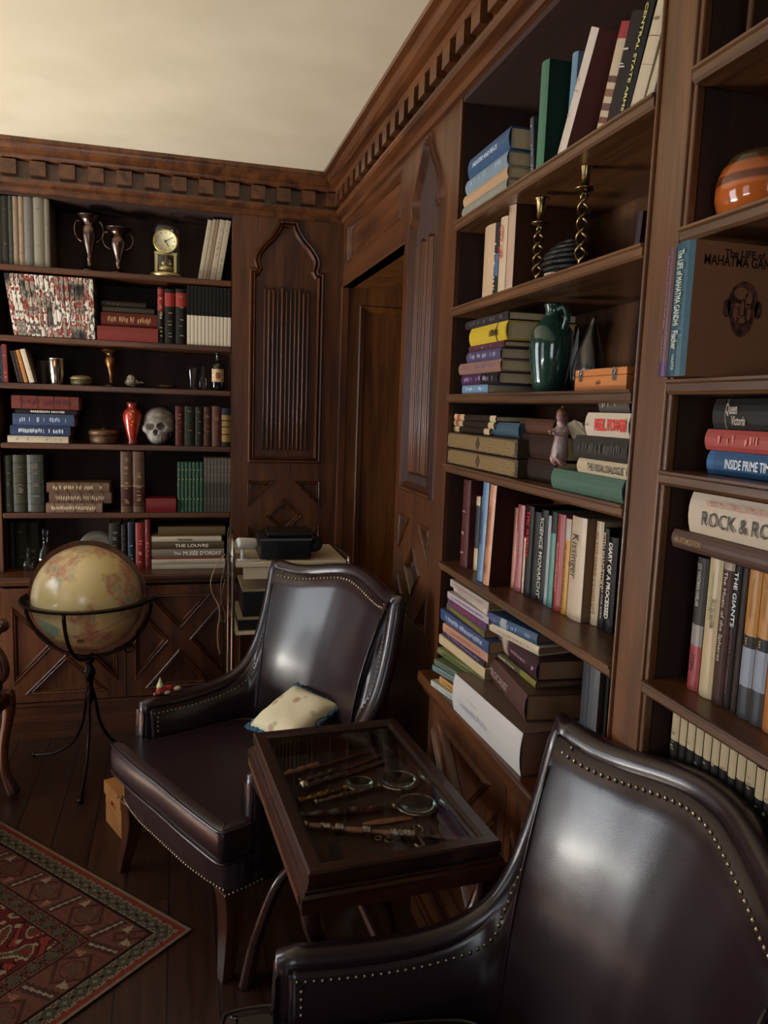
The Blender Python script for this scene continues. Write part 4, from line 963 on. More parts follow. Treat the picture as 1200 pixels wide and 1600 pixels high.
for q in (('slim salmon book standing left of the pink one, fifth shelf',797,917,802,793,'c07a60',None,()),('rose pink book with a pale title, fifth shelf',802,930,812,789,'b0525a',None,(('LETTERS AND PAPERS',.3,.75,'d8a0a0',.4),)),
          ('thin cream book between the pink and black ones, fifth shelf',814,933,817,840,'d0b8a0',None,()),('black book with an upright red title, fifth shelf',817.5,935,826,791,'17110f',(),(('THE SUITOR',.05,.58,'c02430',.72),)),
          ('plain black book next to the red titled one, fifth shelf',827,938,837,800,'0f0d0c',None,()),('black book with large worn white lettering, fifth shelf',838,945,848,797,'1c1a1a',(),(('SCIENCE MONARCHY',.08,.95,'c4c0b8',.7),)),
          ('slim pale grey blue book, left of the teal one, fifth shelf',848.5,944,853,806,'98a8b4',(),()),
          ('teal book with a black top, fifth shelf of the right bay',853,961,861,800,'3f8a80',((.78,1,'14140f'),),()),('crimson book with faint gilt lettering, fifth shelf',863,967,874,804,'b02a34',(),(('BLOOD AND MONEY',.3,.8,'d8907c',.35),)),
          ('bright yellow-spined book with a silver top, fifth shelf',875,977,883,811,'d89c1c',((.78,1,'b8b4ac'),),(('THE YEAR OF THE YOUNG REBELS',.25,.95,'4a3410',.5),))):
    stand(q[0], q[1], q[2], q[3], q[4], q[5], bands=q[6] or (), text=q[7], d=.15)
stand('thick beige book with a large black title, fifth shelf', 884, 980, 906, 808, 'd8c4a8', d=.14, text=(('Kissinger', .17, .6, '2a2018', .62, 0, .0),), cov2='8a6a50', pages=book_mat('8a6a50'), cover_text=(('K', .3, .66, .35, '3a2a20', .05),))
stand('cream book with a long brown title, right of the thick beige one', 921, 984, 932, 815, 'd2c09c', d=.15, text=(('IN THE DARK CONFLICT', .1, .9, '8a5a34', .5),))
stand('black book with large beige and orange lettering, fifth shelf', 932.5, 987, 941, 826, '1a1814', d=.15, text=(('BOTH MANDATORY', .04, .6, 'd0b090', .8), ('MEMOIRS FOR EVER', .4, .9, 'b8a890', .35, .3)))
stand('black book with bold white lettering beside the stile, fifth shelf', 942, 992, 955, 840, '100f10', d=.15, text=(('DIARY OF A PROCESSED', .06, .86, 'd8d2c4', .62, 0, .03),))
# ---------------- on the ledge of the first bay
rnd = random.Random(3)
mags = [('white and green paperback at the foot of the left magazine pile',692,735,.014,'c4ccc0','5c8aa0',10,-.03),('orange yellow paperback second from the foot of the magazine pile',700,738,.016,'d09a44','8a5a24',8,-.025),
 ('black glossy booklet with yellow flecks in the magazine pile',700,744,.015,'24201a','c8b050',6,-.02),('light blue and olive magazine in the lower magazine pile',703,750,.013,'6a8c9c','4c5a2c',14,-.02),
 ('green and blue landscape-covered magazine in the magazine pile',703,752,.013,'5a7050','3c5a80',12,-.02),('olive green paperback in the middle of the magazine pile',700,756,.014,'6f7a3c','2c3a1c',7,-.01),
 ('thick cream book in the middle of the magazine pile',694,757,.022,'d6c298',None,3,-.01),('dark purple thin magazine on the thick cream book',697,757,.014,'32243c','8a7ac0',2,-.008),
 ('peach coloured book above the purple magazine in the pile',702,762,.020,'cc9478','8a5a44',4,-.006),('blue book with a white end under the green striped one, magazine pile',694,763,.026,'33508c','c8ccd8',2,-.008),
 ('olive striped magazine above the blue book in the pile',698,757,.014,'6a6434','a89a54',0,-.006),('purple and red picture magazine near the top of the pile',702,760,.018,'5c3a78','a83a4c',1,-.004),
 ('white and purple magazine near the top of the pile',704,763,.016,'c4bcc8','5a3a80',2,-.004),('pale thin magazine second from the top of the pile',704,761,.012,'d8d0c4','8a8478',-2,-.002),
 ('grey white magazine with pink print on top of the pile',706,763,.017,'b8b4a8','a05a70',1,-.002)]
tot = sum(m[3] for m in mags); kk = (.298)/tot
items = [(m[0], m[1], m[2], m[3]*kk, m[4], dict(soft=True, turn=m[6], rec=m[7]+.0, d=.2, pages=PAGED, marks=(m[5], .85) if m[5] else None)) for m in mags]
stack('R', Q6, items)
# the big right-hand pile on the ledge
def big(label, pts, z, t, d, cover, **k):
    """lying book whose spine's two upper corners are pixels pts = (u, v) left and right at height z+t"""
    a = on(pts[0][0], pts[0][1], 'z', z+t); b = on(pts[1][0], pts[1][1], 'z', z+t); v = (a-b); h = v.length; ang = math.atan2(-v.x, v.y)
    rot = Matrix.Rotation(ang, 3, 'Z') @ R_LIE; c = Vector((b.x, b.y, z+t/2))
    o = thing('book', label, 'book', c, rot, 'books on the ledge of the right bay'); book_mesh(t-.0006, h, d, cover, parent=o, **k)
    return o
dp = pbr('paper_brown', '7d5a46', .8, color2='6d4c3a', scale=300)
z = Q6
big('huge white-spined dictionary at the bottom of the front pile on the ledge', ((711, 1052), (817, 1146)), z, .098, .2, 'd9dbe0', cov2='6d5a50', pages=dp, text=(('Unbelievable Words', .13, .56, '8a90a0', .26, -.1, 0), ('a Treasury', .24, .4, '9aa0ac', .14, .15, 0)))
z += .098
big('thick brown book with a silver title on the huge white dictionary', ((762, 1018), (824, 1086)), z, .062, .17, '5c3a36', pages=pbr('paper_tan', '8a6a4c', .8, color2='7a5a3e', scale=300), text=(('HOLOCAUST', .1, .62, 'a89088', .42),))
z += .062
big('slim green and brown book with gilt lettering in the front pile', ((765, 1006), (838, 1065)), z, .018, .16, '4c4a2c', pages=dp, bands=((0,.3,'8a8438'),), text=(('THE GRAND TOUR', .1, .6, 'b0a888', .6),)); z += .018
big('plum coloured thick book with a picture on the left end, front pile', ((782, 984), (842, 1033)), z, .048, .17, '42222e', pages=pbr('paper_tan', '8a6a4c'), bands=((.72,1,'9a6a6c'),(.76,.9,'c8b4a4')), text=(('ENTERTAINMENT', .38, .75, 'b08a98', .2), ('P', .9, .95, 'c8a8b8', .3))); z += .048
big('cream book under the blue one near the top of the front pile', ((766, 972), (843, 1011)), z, .022, .165, 'd8ccb0', pages=pbr('paper_tan', '8a6a4c'), text=(('THE QUEST FOR EL CID', .15, .85, '8a8478', .4),)); z += .022
big('blue jacketed book on top of the front pile, below the shelf', ((763, 956), (841, 991)), z, .026, .165, '2f5a88', pages=dp, bands=((.0,.15,'2f5a88'),(.6,.72,'a8b8c8'),(.8,1,'3a4a90')), marks=('8aa0c8', .4))
p = on(897, 1140, 'z', Q6)
upright('R', 'tall slate grey book standing at the right end of the ledge', 897, 922, 1020, Q6, '3c4450', rec=.045, d=.16, text=(('THE HOUSE OF THE SEVEN', .1, .8, '4f5864', .12),))
upright('R', 'black book standing behind the slate grey one on the ledge', 924, 936, 1040, Q6, '120f10', rec=.06, d=.15)
rb_lean('bright orange book leaning against the stile on the ledge', 936, 948, 958, 1062, Q6, 'd8561c', rec=.05, d=.14, marks=('8a2c1c', .6))

# ================================================================ RIGHT BOOKCASE, second bay
T1, T2, T3, T4, T5 = [z+.0006 for z in R2_SHELF]
p = hit_u(Vector((XR+.09, 0, T2)), (0, 1, 0), 1190)
o = thing('striped_pot', 'wide orange brown striped round pot in the bay at the right edge', 'pot', p)
m = bpy.data.materials.new('striped_glaze'); m.use_nodes = True; nt = m.node_tree; b_ = nt.nodes['Principled BSDF']
tc = nt.nodes.new('ShaderNodeTexCoord'); sp = nt.nodes.new('ShaderNodeSeparateXYZ'); cr = nt.nodes.new('ShaderNodeValToRGB'); mr = nt.nodes.new('ShaderNodeMapRange'); mr.inputs[2].default_value = .1
nt.links.new(tc.outputs['Object'], sp.inputs[0]); nt.links.new(sp.outputs[2], mr.inputs[0]); nt.links.new(mr.outputs[0], cr.inputs[0]); nt.links.new(cr.outputs[0], b_.inputs['Base Color'])
cr.color_ramp.interpolation = 'EASE'; e = cr.color_ramp.elements; e[0].position = 0; e[0].color = hexc('3a1a0c'); e[1].position = .12; e[1].color = hexc('a8541f')
for ps, c in ((.5,'a8541f'),(.54,'5a2814'),(.62,'5a2814'),(.66,'a4541f'),(.78,'9a5020'),(.83,'4a3420'),(1.0,'3c2c1c')): q = e.new(ps); q.color = hexc(c)
b_.inputs['Roughness'].default_value = .12; b_.inputs['Coat Weight'].default_value = .6
MB().lathe([(.001,.001),(.045,.001),(.062,.014),(.069,.035),(.069,.06),(.063,.078),(.054,.09),(.052,.096),(.048,.096),(.05,.088),(.04,.08),(.001,.078)], 44).build('pot_body', m, o)
mb = MB(); y_ = hit_u(Vector((XR+.05, 0, T1)), (0, 1, 0), 1168)
o = thing('wooden_rod', 'slim upright brown wooden rod on the top shelf at the right edge', 'rod', y_); MB().lathe([(.001,0),(.012,0),(.008,.006),(.006,.02),(.0055,.12),(.008,.14),(.005,.15),(.006,.2),(.001,.2)], 12).build('rod_body', WD['z'], o)
def face_book():
    x = XR-.05
    a = hit_u(Vector((x, 0, T3)), (0, 1, 0), 1041); b = hit_u(Vector((x, 0, T3)), (0, 1, 0), 1069); t = (a-b).length
    o = thing('book', 'blue-spined biography standing out from the shelf, with a portrait on its tan cover', 'book', (a+b)/2); o.location.z = T3
    o['label'] = 'blue-spined biography standing out from the shelf, portrait on its tan cover'
    h = hit_v(Vector((x, b.y, T3)), (0, 0, 1), 373).z-T3
    book_mesh(t, h, .165, '1f5c74', parent=o, cov2='a8704e', text=(('The LIFE of MAHATMA GANDHI', .06, .62, 'c8ccb8', .42), ('Fischer', .66, .8, 'c8ccb8', .45), ('HARPER', .84, .96, 'a0aca8', .25)),
              cover_text=(('The LIFE of', .30, .925, .42, '2a1712', .014), ('MAHATMA GANDHI', .10, .865, .84, '2a1712', .02)))
    hd = MB(); yf = -t/2
    def blob(cx, cz, rx, rz, n=26, e=.0006):
        vs = [hd._v((cx+rx*math.cos(2*PI*i/n), yf-e, cz+rz*math.sin(2*PI*i/n))) for i in range(n)]; hd._f(vs)
    cx = .088; blob(cx, h*.55, .026, .034); blob(cx, h*.50, .021, .036, e=.0007); blob(cx-.027, h*.52, .0065, .013); blob(cx+.027, h*.52, .0065, .013)
    hd.build('portrait_print', pbr('print_dark', '2e1a14', .6, color2='6b4030', scale=120), o)
    dt = MB()
    def bl(cx, cz, rx, rz, n=16):
        dt._f([dt._v((cx+rx*math.cos(2*PI*i/n), yf-.0010, cz+rz*math.sin(2*PI*i/n))) for i in range(n)])
    bl(cx-.005, h*.635, .012, .009); bl(cx+.009, h*.60, .006, .010)
    bl(cx-.001, h*.52, .0030, .012); bl(cx-.012, h*.485, .004, .009); bl(cx+.011, h*.485, .0035, .009); bl(cx, h*.435, .006, .004); bl(cx-.0095, h*.548, .0045, .0028); bl(cx+.0085, h*.548, .0045, .0028); bl(cx-.002, h*.463, .007, .0016)
    dt.build('portrait_highlights', pbr('print_light', '8a5a40', .6), o)
    a2 = hit_u(Vector((x, 0, T3)), (0, 1, 0), 1027); t2 = (a2-a).length-.001
    return x, a, a2, h
x, a, a2, h = face_book()
t2 = (a2-a).length-.0015; c = (a+a2)/2
o = thing('book', 'mauve-spined book sticking out left of the blue biography', 'book', (c.x, c.y, T3)); book_mesh(t2, h*.985, .16, '6d4448', parent=o, bands=((0,.12,'5c3070'),), text=(('THE LAST DAYS OF THE RAJ', .05, .62, 'a87c84', .2), ('Spear & Fraser', .68, .88, 'a87c84', .2)))
stack('R', T4, [('blue book with a white title at the bottom of the pile, right edge bay', 1106, 1216, .036, '1f5c98', dict(rec=.03, text=(('INSIDE PRIME TIME', .30, .96, 'dce4ec', .55),), bands=((.9,1,'2a6cb0'),))),
    ('coral red book in the middle of the pile in the right edge bay', 1103, 1216, .032, 'c04a44', dict(rec=.03, marks=('d87a6c',.3))),
    ('black book with silver script on top of the pile, right edge bay', 1115, 1216, .046, '22201e', dict(rec=.035, text=(('Queen', .24, .42, 'b8b0a0', .5, .18), ('Victoria', .34, .56, 'b8b0a0', .42, -.2)), bands=((.78,.79,'a09a8c'),)))])
for (lab, u0, u1, vt, cov, bd, tx) in (('charcoal book with a pinkish red foot, leftmost on the fifth shelf, right edge bay',1072,1089,872,'3a3838',((0,.34,'b83a48'),(.34,.5,'9a9694')),(('JOY WHITMAN HARLAN',.04,.36,'b0aca4',.45),('STARK',.72,.86,'2a1418',.4))),
      ('cream book with green print, fifth shelf, right edge bay',1090,1110,868,'d6c498',(),(('SINGLE GERMAN',.12,.45,'8aa060',.24),('PLAYS EDAM',.3,.5,'4a4030',.26,.2))),
      ('maroon brown book with a white title, fifth shelf, right edge bay',1111,1127,875,'4a2822',((.93,1,'a89484'),),(('The Music of the Spheres',.08,.7,'b8a898',.42),)),
      ('black book with glossy white gothic lettering, fifth shelf, right edge bay',1128,1138,885,'191513',(),(('THE GIANTS',.04,.42,'c8d4d4',.8),('HISTORY OF AMERICA',.42,.9,'6a3a3c',.5))),
      ('thin dark brown book left of the orange pair, fifth shelf, right edge bay',1139,1148,888,'33211a',(),())):
    p = Vector((XR+.045, 0, T5)); upright('R', lab, u0, u1, vt, T5, cov, bands=bd, text=tx, rec=.045, d=.15)
for lab, u0, u1 in (('left of the two orange books with a blue and slate lower spine',1149,1168),('right of the two orange books with a blue and slate lower spine',1169,1188)):
    upright('R', lab, u0, u1, 890, T5, 'd0903c', rec=.045, d=.15, bands=((0,.22,'3a4250'),(.22,.48,'98acc8'),(.48,.56,'2c3038')), text=(('THE CROSSING', .06, .32, '8a5a20', .25), ('o o o', .455, .5, 'd8b860', .3)))
upright('R', 'teal topped orange book cut by the picture edge, fifth shelf, right edge bay', 1189, 1216, 895, T5, 'c87a34', rec=.045, d=.15, bands=((.68,1,'1f6c84'),), text=(('WE ARE', .3, .4, 'd8c8a8', .5),))
tops = hit_v(Vector((XR+.045, hit_u(Vector((XR+.045, 0, T5)), (0, 1, 0), 1089).y, T5)), (0, 0, 1), 866).z+.0015
stack('R', tops, [('brown book lying across the standing books, under the rock and roll history', 1051, 1230, .030, '5a3c30', dict(rec=.02, text=(('AN ATOMIZATION', .04, .3, '9a7c50', .45),), d=.16)),
    ('big white rock and roll history lying on top of the brown book', 1077, 1245, .064, 'dcd2bc', dict(rec=.025, d=.16, text=(('ROLLING STONE ILLUSTRATED HISTORY OF', .20, .92, 'b87c6c', .2, .3), ('ROCK & ROLL', .16, .93, '2a2622', .5, -.08, 0))))])
# small uniform volumes at the foot of the second bay
us = [1044, 1056, 1067, 1079, 1091, 1103, 1115, 1128, 1140, 1153, 1168, 1181, 1193]
dv = [0, 0, 0, 0, 0, 0, 0, 5, 0, 0, 14, 12, 10]
nth = ['leftmost', 'second', 'third', 'fourth', 'fifth', 'sixth', 'seventh', 'eighth', 'ninth', 'tenth', 'eleventh', 'twelfth']
for i in range(12):
    upright('R', '%s from the left of the cream-topped black volumes behind the front chair' % nth[i] if i else 'leftmost of the cream-topped black volumes behind the front armchair', us[i]-15, us[i+1]-16, 1115+.58*(us[i]-1044)+dv[i], Q6, '17130f', rec=.045, d=.13, bands=((.84,1,'cdbf98'),), marks=('8a7c5c', .25), group='cream-topped black volumes on the ledge')
# ================================================================ RUG
def rug():
    e1 = Vector((-.67, .742, 0)).normalized(); W_, H_ = 1.25, 1.9; st = .005
    nx, ny = int(W_/st), int(H_/st)
    e2 = Vector((-e1.y, e1.x, 0))       # to the lower left
    pal = {k: np.array(hexc(v)[:3]) for k, v in dict(red='5a241c', red2='6a2a20', sand='6a5c4a', green='3e3e32', dark='1c0e0b', rose='563529', pink='7a5041', cream='7e6e58', brown='3e231b', field='4c1814', olive='3c3a2c', blue='2a2e32').items()}
    X, Y = np.meshgrid((np.arange(nx)+.5)*st, (np.arange(ny)+.5)*st)
    dx = np.minimum(X, W_-X); dy = np.minimum(Y, H_-Y); d = np.minimum(dx, dy); along = np.where(dx < dy, Y, X)
    rs = np.random.RandomState(4); c = np.zeros((ny, nx, 3)); c[:] = pal['field']
    def put(m, k): c[m] = pal[k]
    put(d < .027, 'red2'); put((d < .008), 'sand')
    def border(a0, a1, per, bg, k1, k2):
        m = (d >= a0) & (d < a1); put(m, bg); mid = (a0+a1)/2; r = (a1-a0)*.36
        ph = (along/per) % 1-.5; q = np.hypot(ph*per, d-mid); idx = np.floor(along/per).astype(int)
        put(m & (q < r*1.12), 'dark'); put(m & (q < r) & (idx % 2 == 0), k1); put(m & (q < r) & (idx % 2 == 1), k2); put(m & (q < r*.35), bg)
        p2 = ((along/per+.5) % 1-.5)*per; put(m & (np.abs(p2) < .006) & (np.abs(np.sin((d-mid)*300)) > .4), 'brown')
    border(.027, .078, .045, 'sand', 'green', 'olive'); border(.205, .257, .055, 'rose', 'olive', 'green')
    m = (d >= .082) & (d < .201); put(m, 'rose')
    per = .20; ph = ((along/per) % 1-.5)*per; mid = .1415; v = d-mid
    put(m & (np.abs(np.abs(ph)+np.abs(v)*1.0-.062) < .007), 'brown')
    put(m & (np.hypot(ph, v) < .034), 'brown'); put(m & (np.hypot(ph, v) < .030), 'rose'); put(m & (np.abs(np.sin(ph*260)*np.sin(v*260)) > .55) & (np.hypot(ph, v) < .026), 'olive')
    p2 = ((along/per+.5) % 1-.5)*per
    put(m & (np.abs(p2-v*.25) < .017) & (np.abs(v) < .052), 'brown'); put(m & (np.abs(p2-v*.25) < .004) & (np.abs(v) < .048), 'cream'); put(m & (np.abs(p2-v*.25) < .009) & (np.abs(p2-v*.25) > .006) & (np.abs(v) < .05), 'blue')
    put(m & (np.abs(ph-.05) < (.058-np.abs(v+.0))*.42) & (v < -.022), 'cream'); put(m & (np.abs(ph+.052) < (.058-np.abs(v))*.42) & (v > .022), 'pink')
    for a in (.0795, .2025, .2585): put(np.abs(d-a) < .0032, 'dark')
    f = d >= .262
    s1 = np.sin(X*62+1.6*np.sin(Y*41))+np.sin(Y*57+1.7*np.sin(X*47)); s2 = np.sin(X*118+Y*30)+np.cos(Y*103-X*40)
    put(f & (s1 > .55), 'cream'); put(f & (s1 > 1.05), 'olive'); put(f & (s1 > 1.45), 'red'); put(f & (s1 < -1.1), 'dark'); put(f & (s1 < -1.45), 'red2'); put(f & (s2 > 1.5) & (s1 < .3), 'cream')
    c *= (1+.22*(rs.rand(ny, nx, 1)-.5)); c *= (1+.12*np.sin(Y*st**-1*.9)[..., None]*.5)
    V = [tuple(e1*(i*st)+e2*(j*st)+Vector((0, 0, .0075))) for j in range(ny+1) for i in range(nx+1)]
    F = [(j*(nx+1)+i, j*(nx+1)+i+1, (j+1)*(nx+1)+i+1, (j+1)*(nx+1)+i) for j in range(ny) for i in range(nx)]
    n0 = len(V); C4 = [(0, 0), (nx, 0), (nx, ny), (0, ny)]
    V += [tuple(e1*(i*st)+e2*(j*st)+Vector((0, 0, .0005))) for i, j in C4]; cc = [j*(nx+1)+i for i, j in C4]
    for k in range(4): F.append((cc[k], cc[(k+1) % 4], n0+(k+1) % 4, n0+k))
    me = bpy.data.meshes.new('woven_field'); me.from_pydata(V, [], F)
    ca = me.color_attributes.new('weave', 'BYTE_COLOR', 'CORNER')
    cols = np.ones((len(me.loops), 4), np.float32); fc = c.reshape(-1, 3); nf = len(fc)
    cols[:nf*4, :3] = np.repeat(fc, 4, axis=0); cols[nf*4:, :3] = pal['brown']
    ca.data.foreach_set('color', cols.ravel())
    m = bpy.data.materials.new('wool_pile'); m.use_nodes = True; nt = m.node_tree; b = nt.nodes['Principled BSDF']
    at = nt.nodes.new('ShaderNodeVertexColor'); at.layer_name = 'weave'; nt.links.new(at.outputs[0], b.inputs['Base Color']); b.inputs['Roughness'].default_value = .95; b.inputs['Specular IOR Level'].default_value = .1
    nz = nt.nodes.new('ShaderNodeTexNoise'); nz.inputs['Scale'].default_value = 400; tc = nt.nodes.new('ShaderNodeTexCoord'); nt.links.new(tc.outputs['Object'], nz.inputs['Vector'])
    bp = nt.nodes.new('ShaderNodeBump'); bp.inputs['Strength'].default_value = .6; bp.inputs['Distance'].default_value = .003; nt.links.new(nz.outputs[0], bp.inputs['Height']); nt.links.new(bp.outputs[0], b.inputs['Normal'])
    me.materials.append(m)
    t = thing('rug', 'worn red and sand oriental rug with medallion borders on the floorboards', 'rug', (.030, 2.128, 0))
    o = bpy.data.objects.new('woven_field', me); COL.objects.link(o); o.parent = t
    mb = MB(); rn = random.Random(5)
    for k in range(int(W_/.006)): p = e1*(k*.006); mb.tube([p+Vector((0, 0, .004)), p-e2*rn.uniform(.004, .011)+e1*rn.uniform(-.003, .003)+Vector((0, 0, .002))], .0012, 4)
    mb.build('fringe', pbr('fringe_wool', '6a5844', .95), t)
rug()

# ================================================================ LEATHER ARMCHAIRS
def leather():
    m = pbr('oxblood_leather', '23151a', .3, spec=.5, coat=.28, coat_rough=.16); nt = m.node_tree; N = nt.nodes.new; L = nt.links.new; b = nt.nodes['Principled BSDF']
    tc = N('ShaderNodeTexCoord'); vo = N('ShaderNodeTexVoronoi'); vo.inputs['Scale'].default_value = 420; L(tc.outputs['Object'], vo.inputs['Vector'])
    nz = N('ShaderNodeTexNoise'); nz.inputs['Scale'].default_value = 7; nz.inputs['Detail'].default_value = 4; L(tc.outputs['Object'], nz.inputs['Vector'])
    b1 = N('ShaderNodeBump'); b1.inputs['Strength'].default_value = .10; b1.inputs['Distance'].default_value = .001; L(vo.outputs[0], b1.inputs['Height'])
    b2 = N('ShaderNodeBump'); b2.inputs['Strength'].default_value = .22; b2.inputs['Distance'].default_value = .008; L(nz.outputs[0], b2.inputs['Height']); L(b1.outputs[0], b2.inputs['Normal']); L(b2.outputs[0], b.inputs['Normal'])
    mr = N('ShaderNodeMapRange'); mr.inputs[3].default_value = .24; mr.inputs[4].default_value = .36; L(nz.outputs[0], mr.inputs[0]); L(mr.outputs[0], b.inputs['Roughness'])
    return m
LE = leather(); NAIL = pbr('brass_nailheads', '9a8c74', .32, metal=1); CW = wood('chair_leg_wood', '24110a', '4a2615', 'z', rough=.3, coat=.5)
RIM = [(.085,.324,.577),(.17,.325,.572),(.26,.326,.571),(.35,.327,.578),(.425,.328,.598),(.483,.328,.638),(.525,.328,.70),(.553,.328,.775),(.573,.327,.852),(.588,.326,.927),(.600,.324,.990),
       (.612,.300,.984),(.634,.245,.978),(.660,.18,.984),(.682,.105,.999),(.696,.045,1.008),(.699,0,1.010)]
BASE = [(.085,.318),(.15,.318),(.21,.318),(.27,.317),(.32,.316),(.36,.314),(.395,.311),(.42,.306),(.445,.299),(.465,.289),(.485,.270),(.50,.24),(.515,.195),(.525,.14),(.532,.085),(.535,.04),(.535,0)]
def armchair(label, loc, deg, group='leather armchairs'):
    t = thing('armchair', label, 'armchair', loc, (0, 0, math.radians(deg)), group)
    full = RIM+[(x, -y, z) for x, y, z in RIM[-2::-1]]; fb = BASE+[(x, -y) for x, y in BASE[-2::-1]]
    # refine, keeping the two ears sharp
    ie = 10; je = len(full)-1-ie
    def refine(seq, k=4):
        out = []
        for a, b in ((0, ie), (ie, je), (je, len(seq)-1)):
            s = smooth_path([tuple(q)+(0,)*(3-len(q)) for q in seq[a:b+1]], k); out += s[:-1]
        return out+[s[-1]]
    R = refine(full); B = refine(fb); n = len(R)
    Nn = []
    for i in range(n):
        a = R[max(0, i-2)]; b = R[min(n-1, i+2)]; tt = (b-a); tt.z = 0
        nn = Vector((tt.y, -tt.x, 0)); Nn.append(nn.normalized())
    cen = Vector((.3, 0, 0))
    for i in range(n):
        if Nn[i].dot(R[i]-cen) < 0: Nn[i] = -Nn[i]
    mb = MB(); prof = []; NL = 12; rr = .024
    for i in range(n):
        top = Vector(R[i]); ba = Vector((B[i].x, B[i].y, 0)); N = Nn[i]; q = []
        bl = math.sin(PI*min(1, max(0, (i-ie*4)/((je-ie)*4)))) if ie*4 <= i <= je*4 else 0
        for k in range(NL+1):
            f = k/NL; z = .35+(top.z-.03-.35)*f; g = ((z-.245)/(top.z-.245))**2.0
            p = Vector((ba.x+(top.x-ba.x)*g, ba.y+(top.y-ba.y)*g, z)); off = -.022-.016*math.sin(PI*f)*(1-.4*bl)
            q.append(p+N*off)
        for k in range(NL, -1, -1):
            f = k/NL; z = .245+(top.z-.03-.245)*f; g = ((z-.245)/(top.z-.245))**2.0
            p = Vector((ba.x+(top.x-ba.x)*g, ba.y+(top.y-ba.y)*g, z)); q.append(p+N*.014)
        prof.append(q)
    mb.rings(prof, caps=True, smooth=True); sh = mb.build('back_and_arms', LE, t)
    # rolled border all along the edge and down the arm fronts
    roll = [Vector((R[0].x+.002, R[0].y, z)) for z in (.30, .36, .42, .48, .53)]+[Vector((r.x, r.y, r.z-.026)) for r in R]+[Vector((R[-1].x+.002, R[-1].y, z)) for z in (.53, .48, .42, .36, .30)]
    rad = [.026]*len(roll); a = 5+ie*4; b = 5+je*4
    roll[a] += Vector((.006, .010, .012)); roll[b] += Vector((.006, -.010, .012))
    for q in (a, b):
        for k in (-2, -1, 0, 1, 2): rad[q+k] = .026-.006*(2-abs(k))/2
    mb = MB(); mb.tube(roll, rad, 14); mb.build('rolled_edge', LE, sh)
    # front panels of the arms with their pleats
    for s in (1, -1):
        m = MB(); ring = []
        for z in (.30, .36, .42, .47, .51, .535):
            ring.append([(R[0].x-.020-.006*math.cos((k/8-.5)*4*PI)*(.5+.5*(z < .5)), s*(.322+(k/8-.5)*.052), z) for k in range(9)])
        m.rings(ring, caps=False, closed=False); 
        m.build('arm_front', LE, sh)
    # seams and nailheads
    for i in (ie*4, je*4):
        m = MB(); m.tube([prof[i][k]-Nn[i]*.002 for k in range(0, NL-1)]+[prof[i][NL-1]-Nn[i]*.004], .0022, 6)
        m.build('seam_piping', LE, sh)
    m = MB(); run = []
    for i in range(n):
        a_ = R[max(0, i-1)]; b_ = R[min(n-1, i+1)]
        if i == ie*4: a_, b_ = R[i-1], R[i]
        T = (b_-a_).normalized(); Q = T.cross(Nn[i]); Q = Q if Q.z < 0 else -Q
        z = R[i].z+Q.z*.058
        run.append(R[i]+Q*.050-Nn[i]*.030)
    def nails(path, step, nrm):
        d = 0; last = path[0]; acc = step
        for a_, b_, nn in zip(path, path[1:], nrm):
            L = (b_-a_).length; s0 = 0
            while acc <= L-s0+1e-9:
                s0 += acc; p = a_+(b_-a_)*(s0/max(L, 1e-6)); acc = step
                m.ball(p, .0046, 8, 5, sx=1-.45*abs(nn.x), sy=1-.45*abs(nn.y))
            acc -= (L-s0)
    # push the nails out to just proud of the upholstery
    from mathutils.bvhtree import BVHTree
    gv = [q for pr in prof for q in pr[:NL+1]]; w1 = NL+1
    gp = [(i*w1+k, (i+1)*w1+k, (i+1)*w1+k+1, i*w1+k+1) for i in range(n-1) for k in range(NL)]
    bv = BVHTree.FromPolygons(gv, gp)
    def surf(p, i):
        co, no, ix, dd = bv.find_nearest(p)
        if no.dot(Nn[i]) > 0: no = -no
        return co+no*.0012
    seg = [(0, ie*4-1), (ie*4+2, je*4-2), (je*4+1, n-1)]
    for a_, b_ in seg:
        P = [surf(run[i], i) for i in range(a_, b_+1)]; nails(P, .0155, [Nn[i] for i in range(a_, b_)])
    for s in (1, -1):
        P = [Vector((.108, s*(.318-.034), z)) for z in (.53, .46)]; nails(P, .0155, [Vector((0, s, 0))])
    m.build('nailhead_trim', NAIL, sh)
    # seat rail
    pl = [(-.022, .12), (-.014, .24), (.0, .312), (.03, .330), (.12, .333), (.47, .29), (.52, .2), (.54, 0)]; pl = pl+[(x, -y) for x, y in pl[-2::-1]]
    m = MB(); m.prism(pl, .245, .352, lambda a, b, h: (a, b, h)); rl = m.build('seat_rail', LE, t, bevel=.008)
    m = MB(); y = -.309
    while y < .312: m.ball((-.0225+.023*max(0, (abs(y)-.12)/.2)**1.6, y, .2535), .0044, 8, 5, sx=.6); y += .0128
    y = -.01
    while y < .115:
        for s in (1, -1): m.ball((y, s*.3345, .2535), .0044, 8, 5, sy=.6)
        y += .0128
    m.build('rail_nailheads', NAIL, rl)
    # T-shaped cushion
    half = [(-.034, 0), (-.036, .12), (-.034, .24), (-.030, .325), (-.016, .343), (.03, .349), (.068, .346), (.082, .334), (.086, .308), (.096, .288), (.13, .278), (.24, .270), (.36, .262), (.42, .245), (.455, .19), (.47, .1), (.475, 0)]
    ol = [Vector((x, y, 0)) for x, y in half]; ol = ol+[Vector((p.x, -p.y, 0)) for p in ol[-2:0:-1]]
    P2 = [(p.x, p.y) for p in smooth_path(ol, 3, closed=True)]
    m = MB(); rings = []
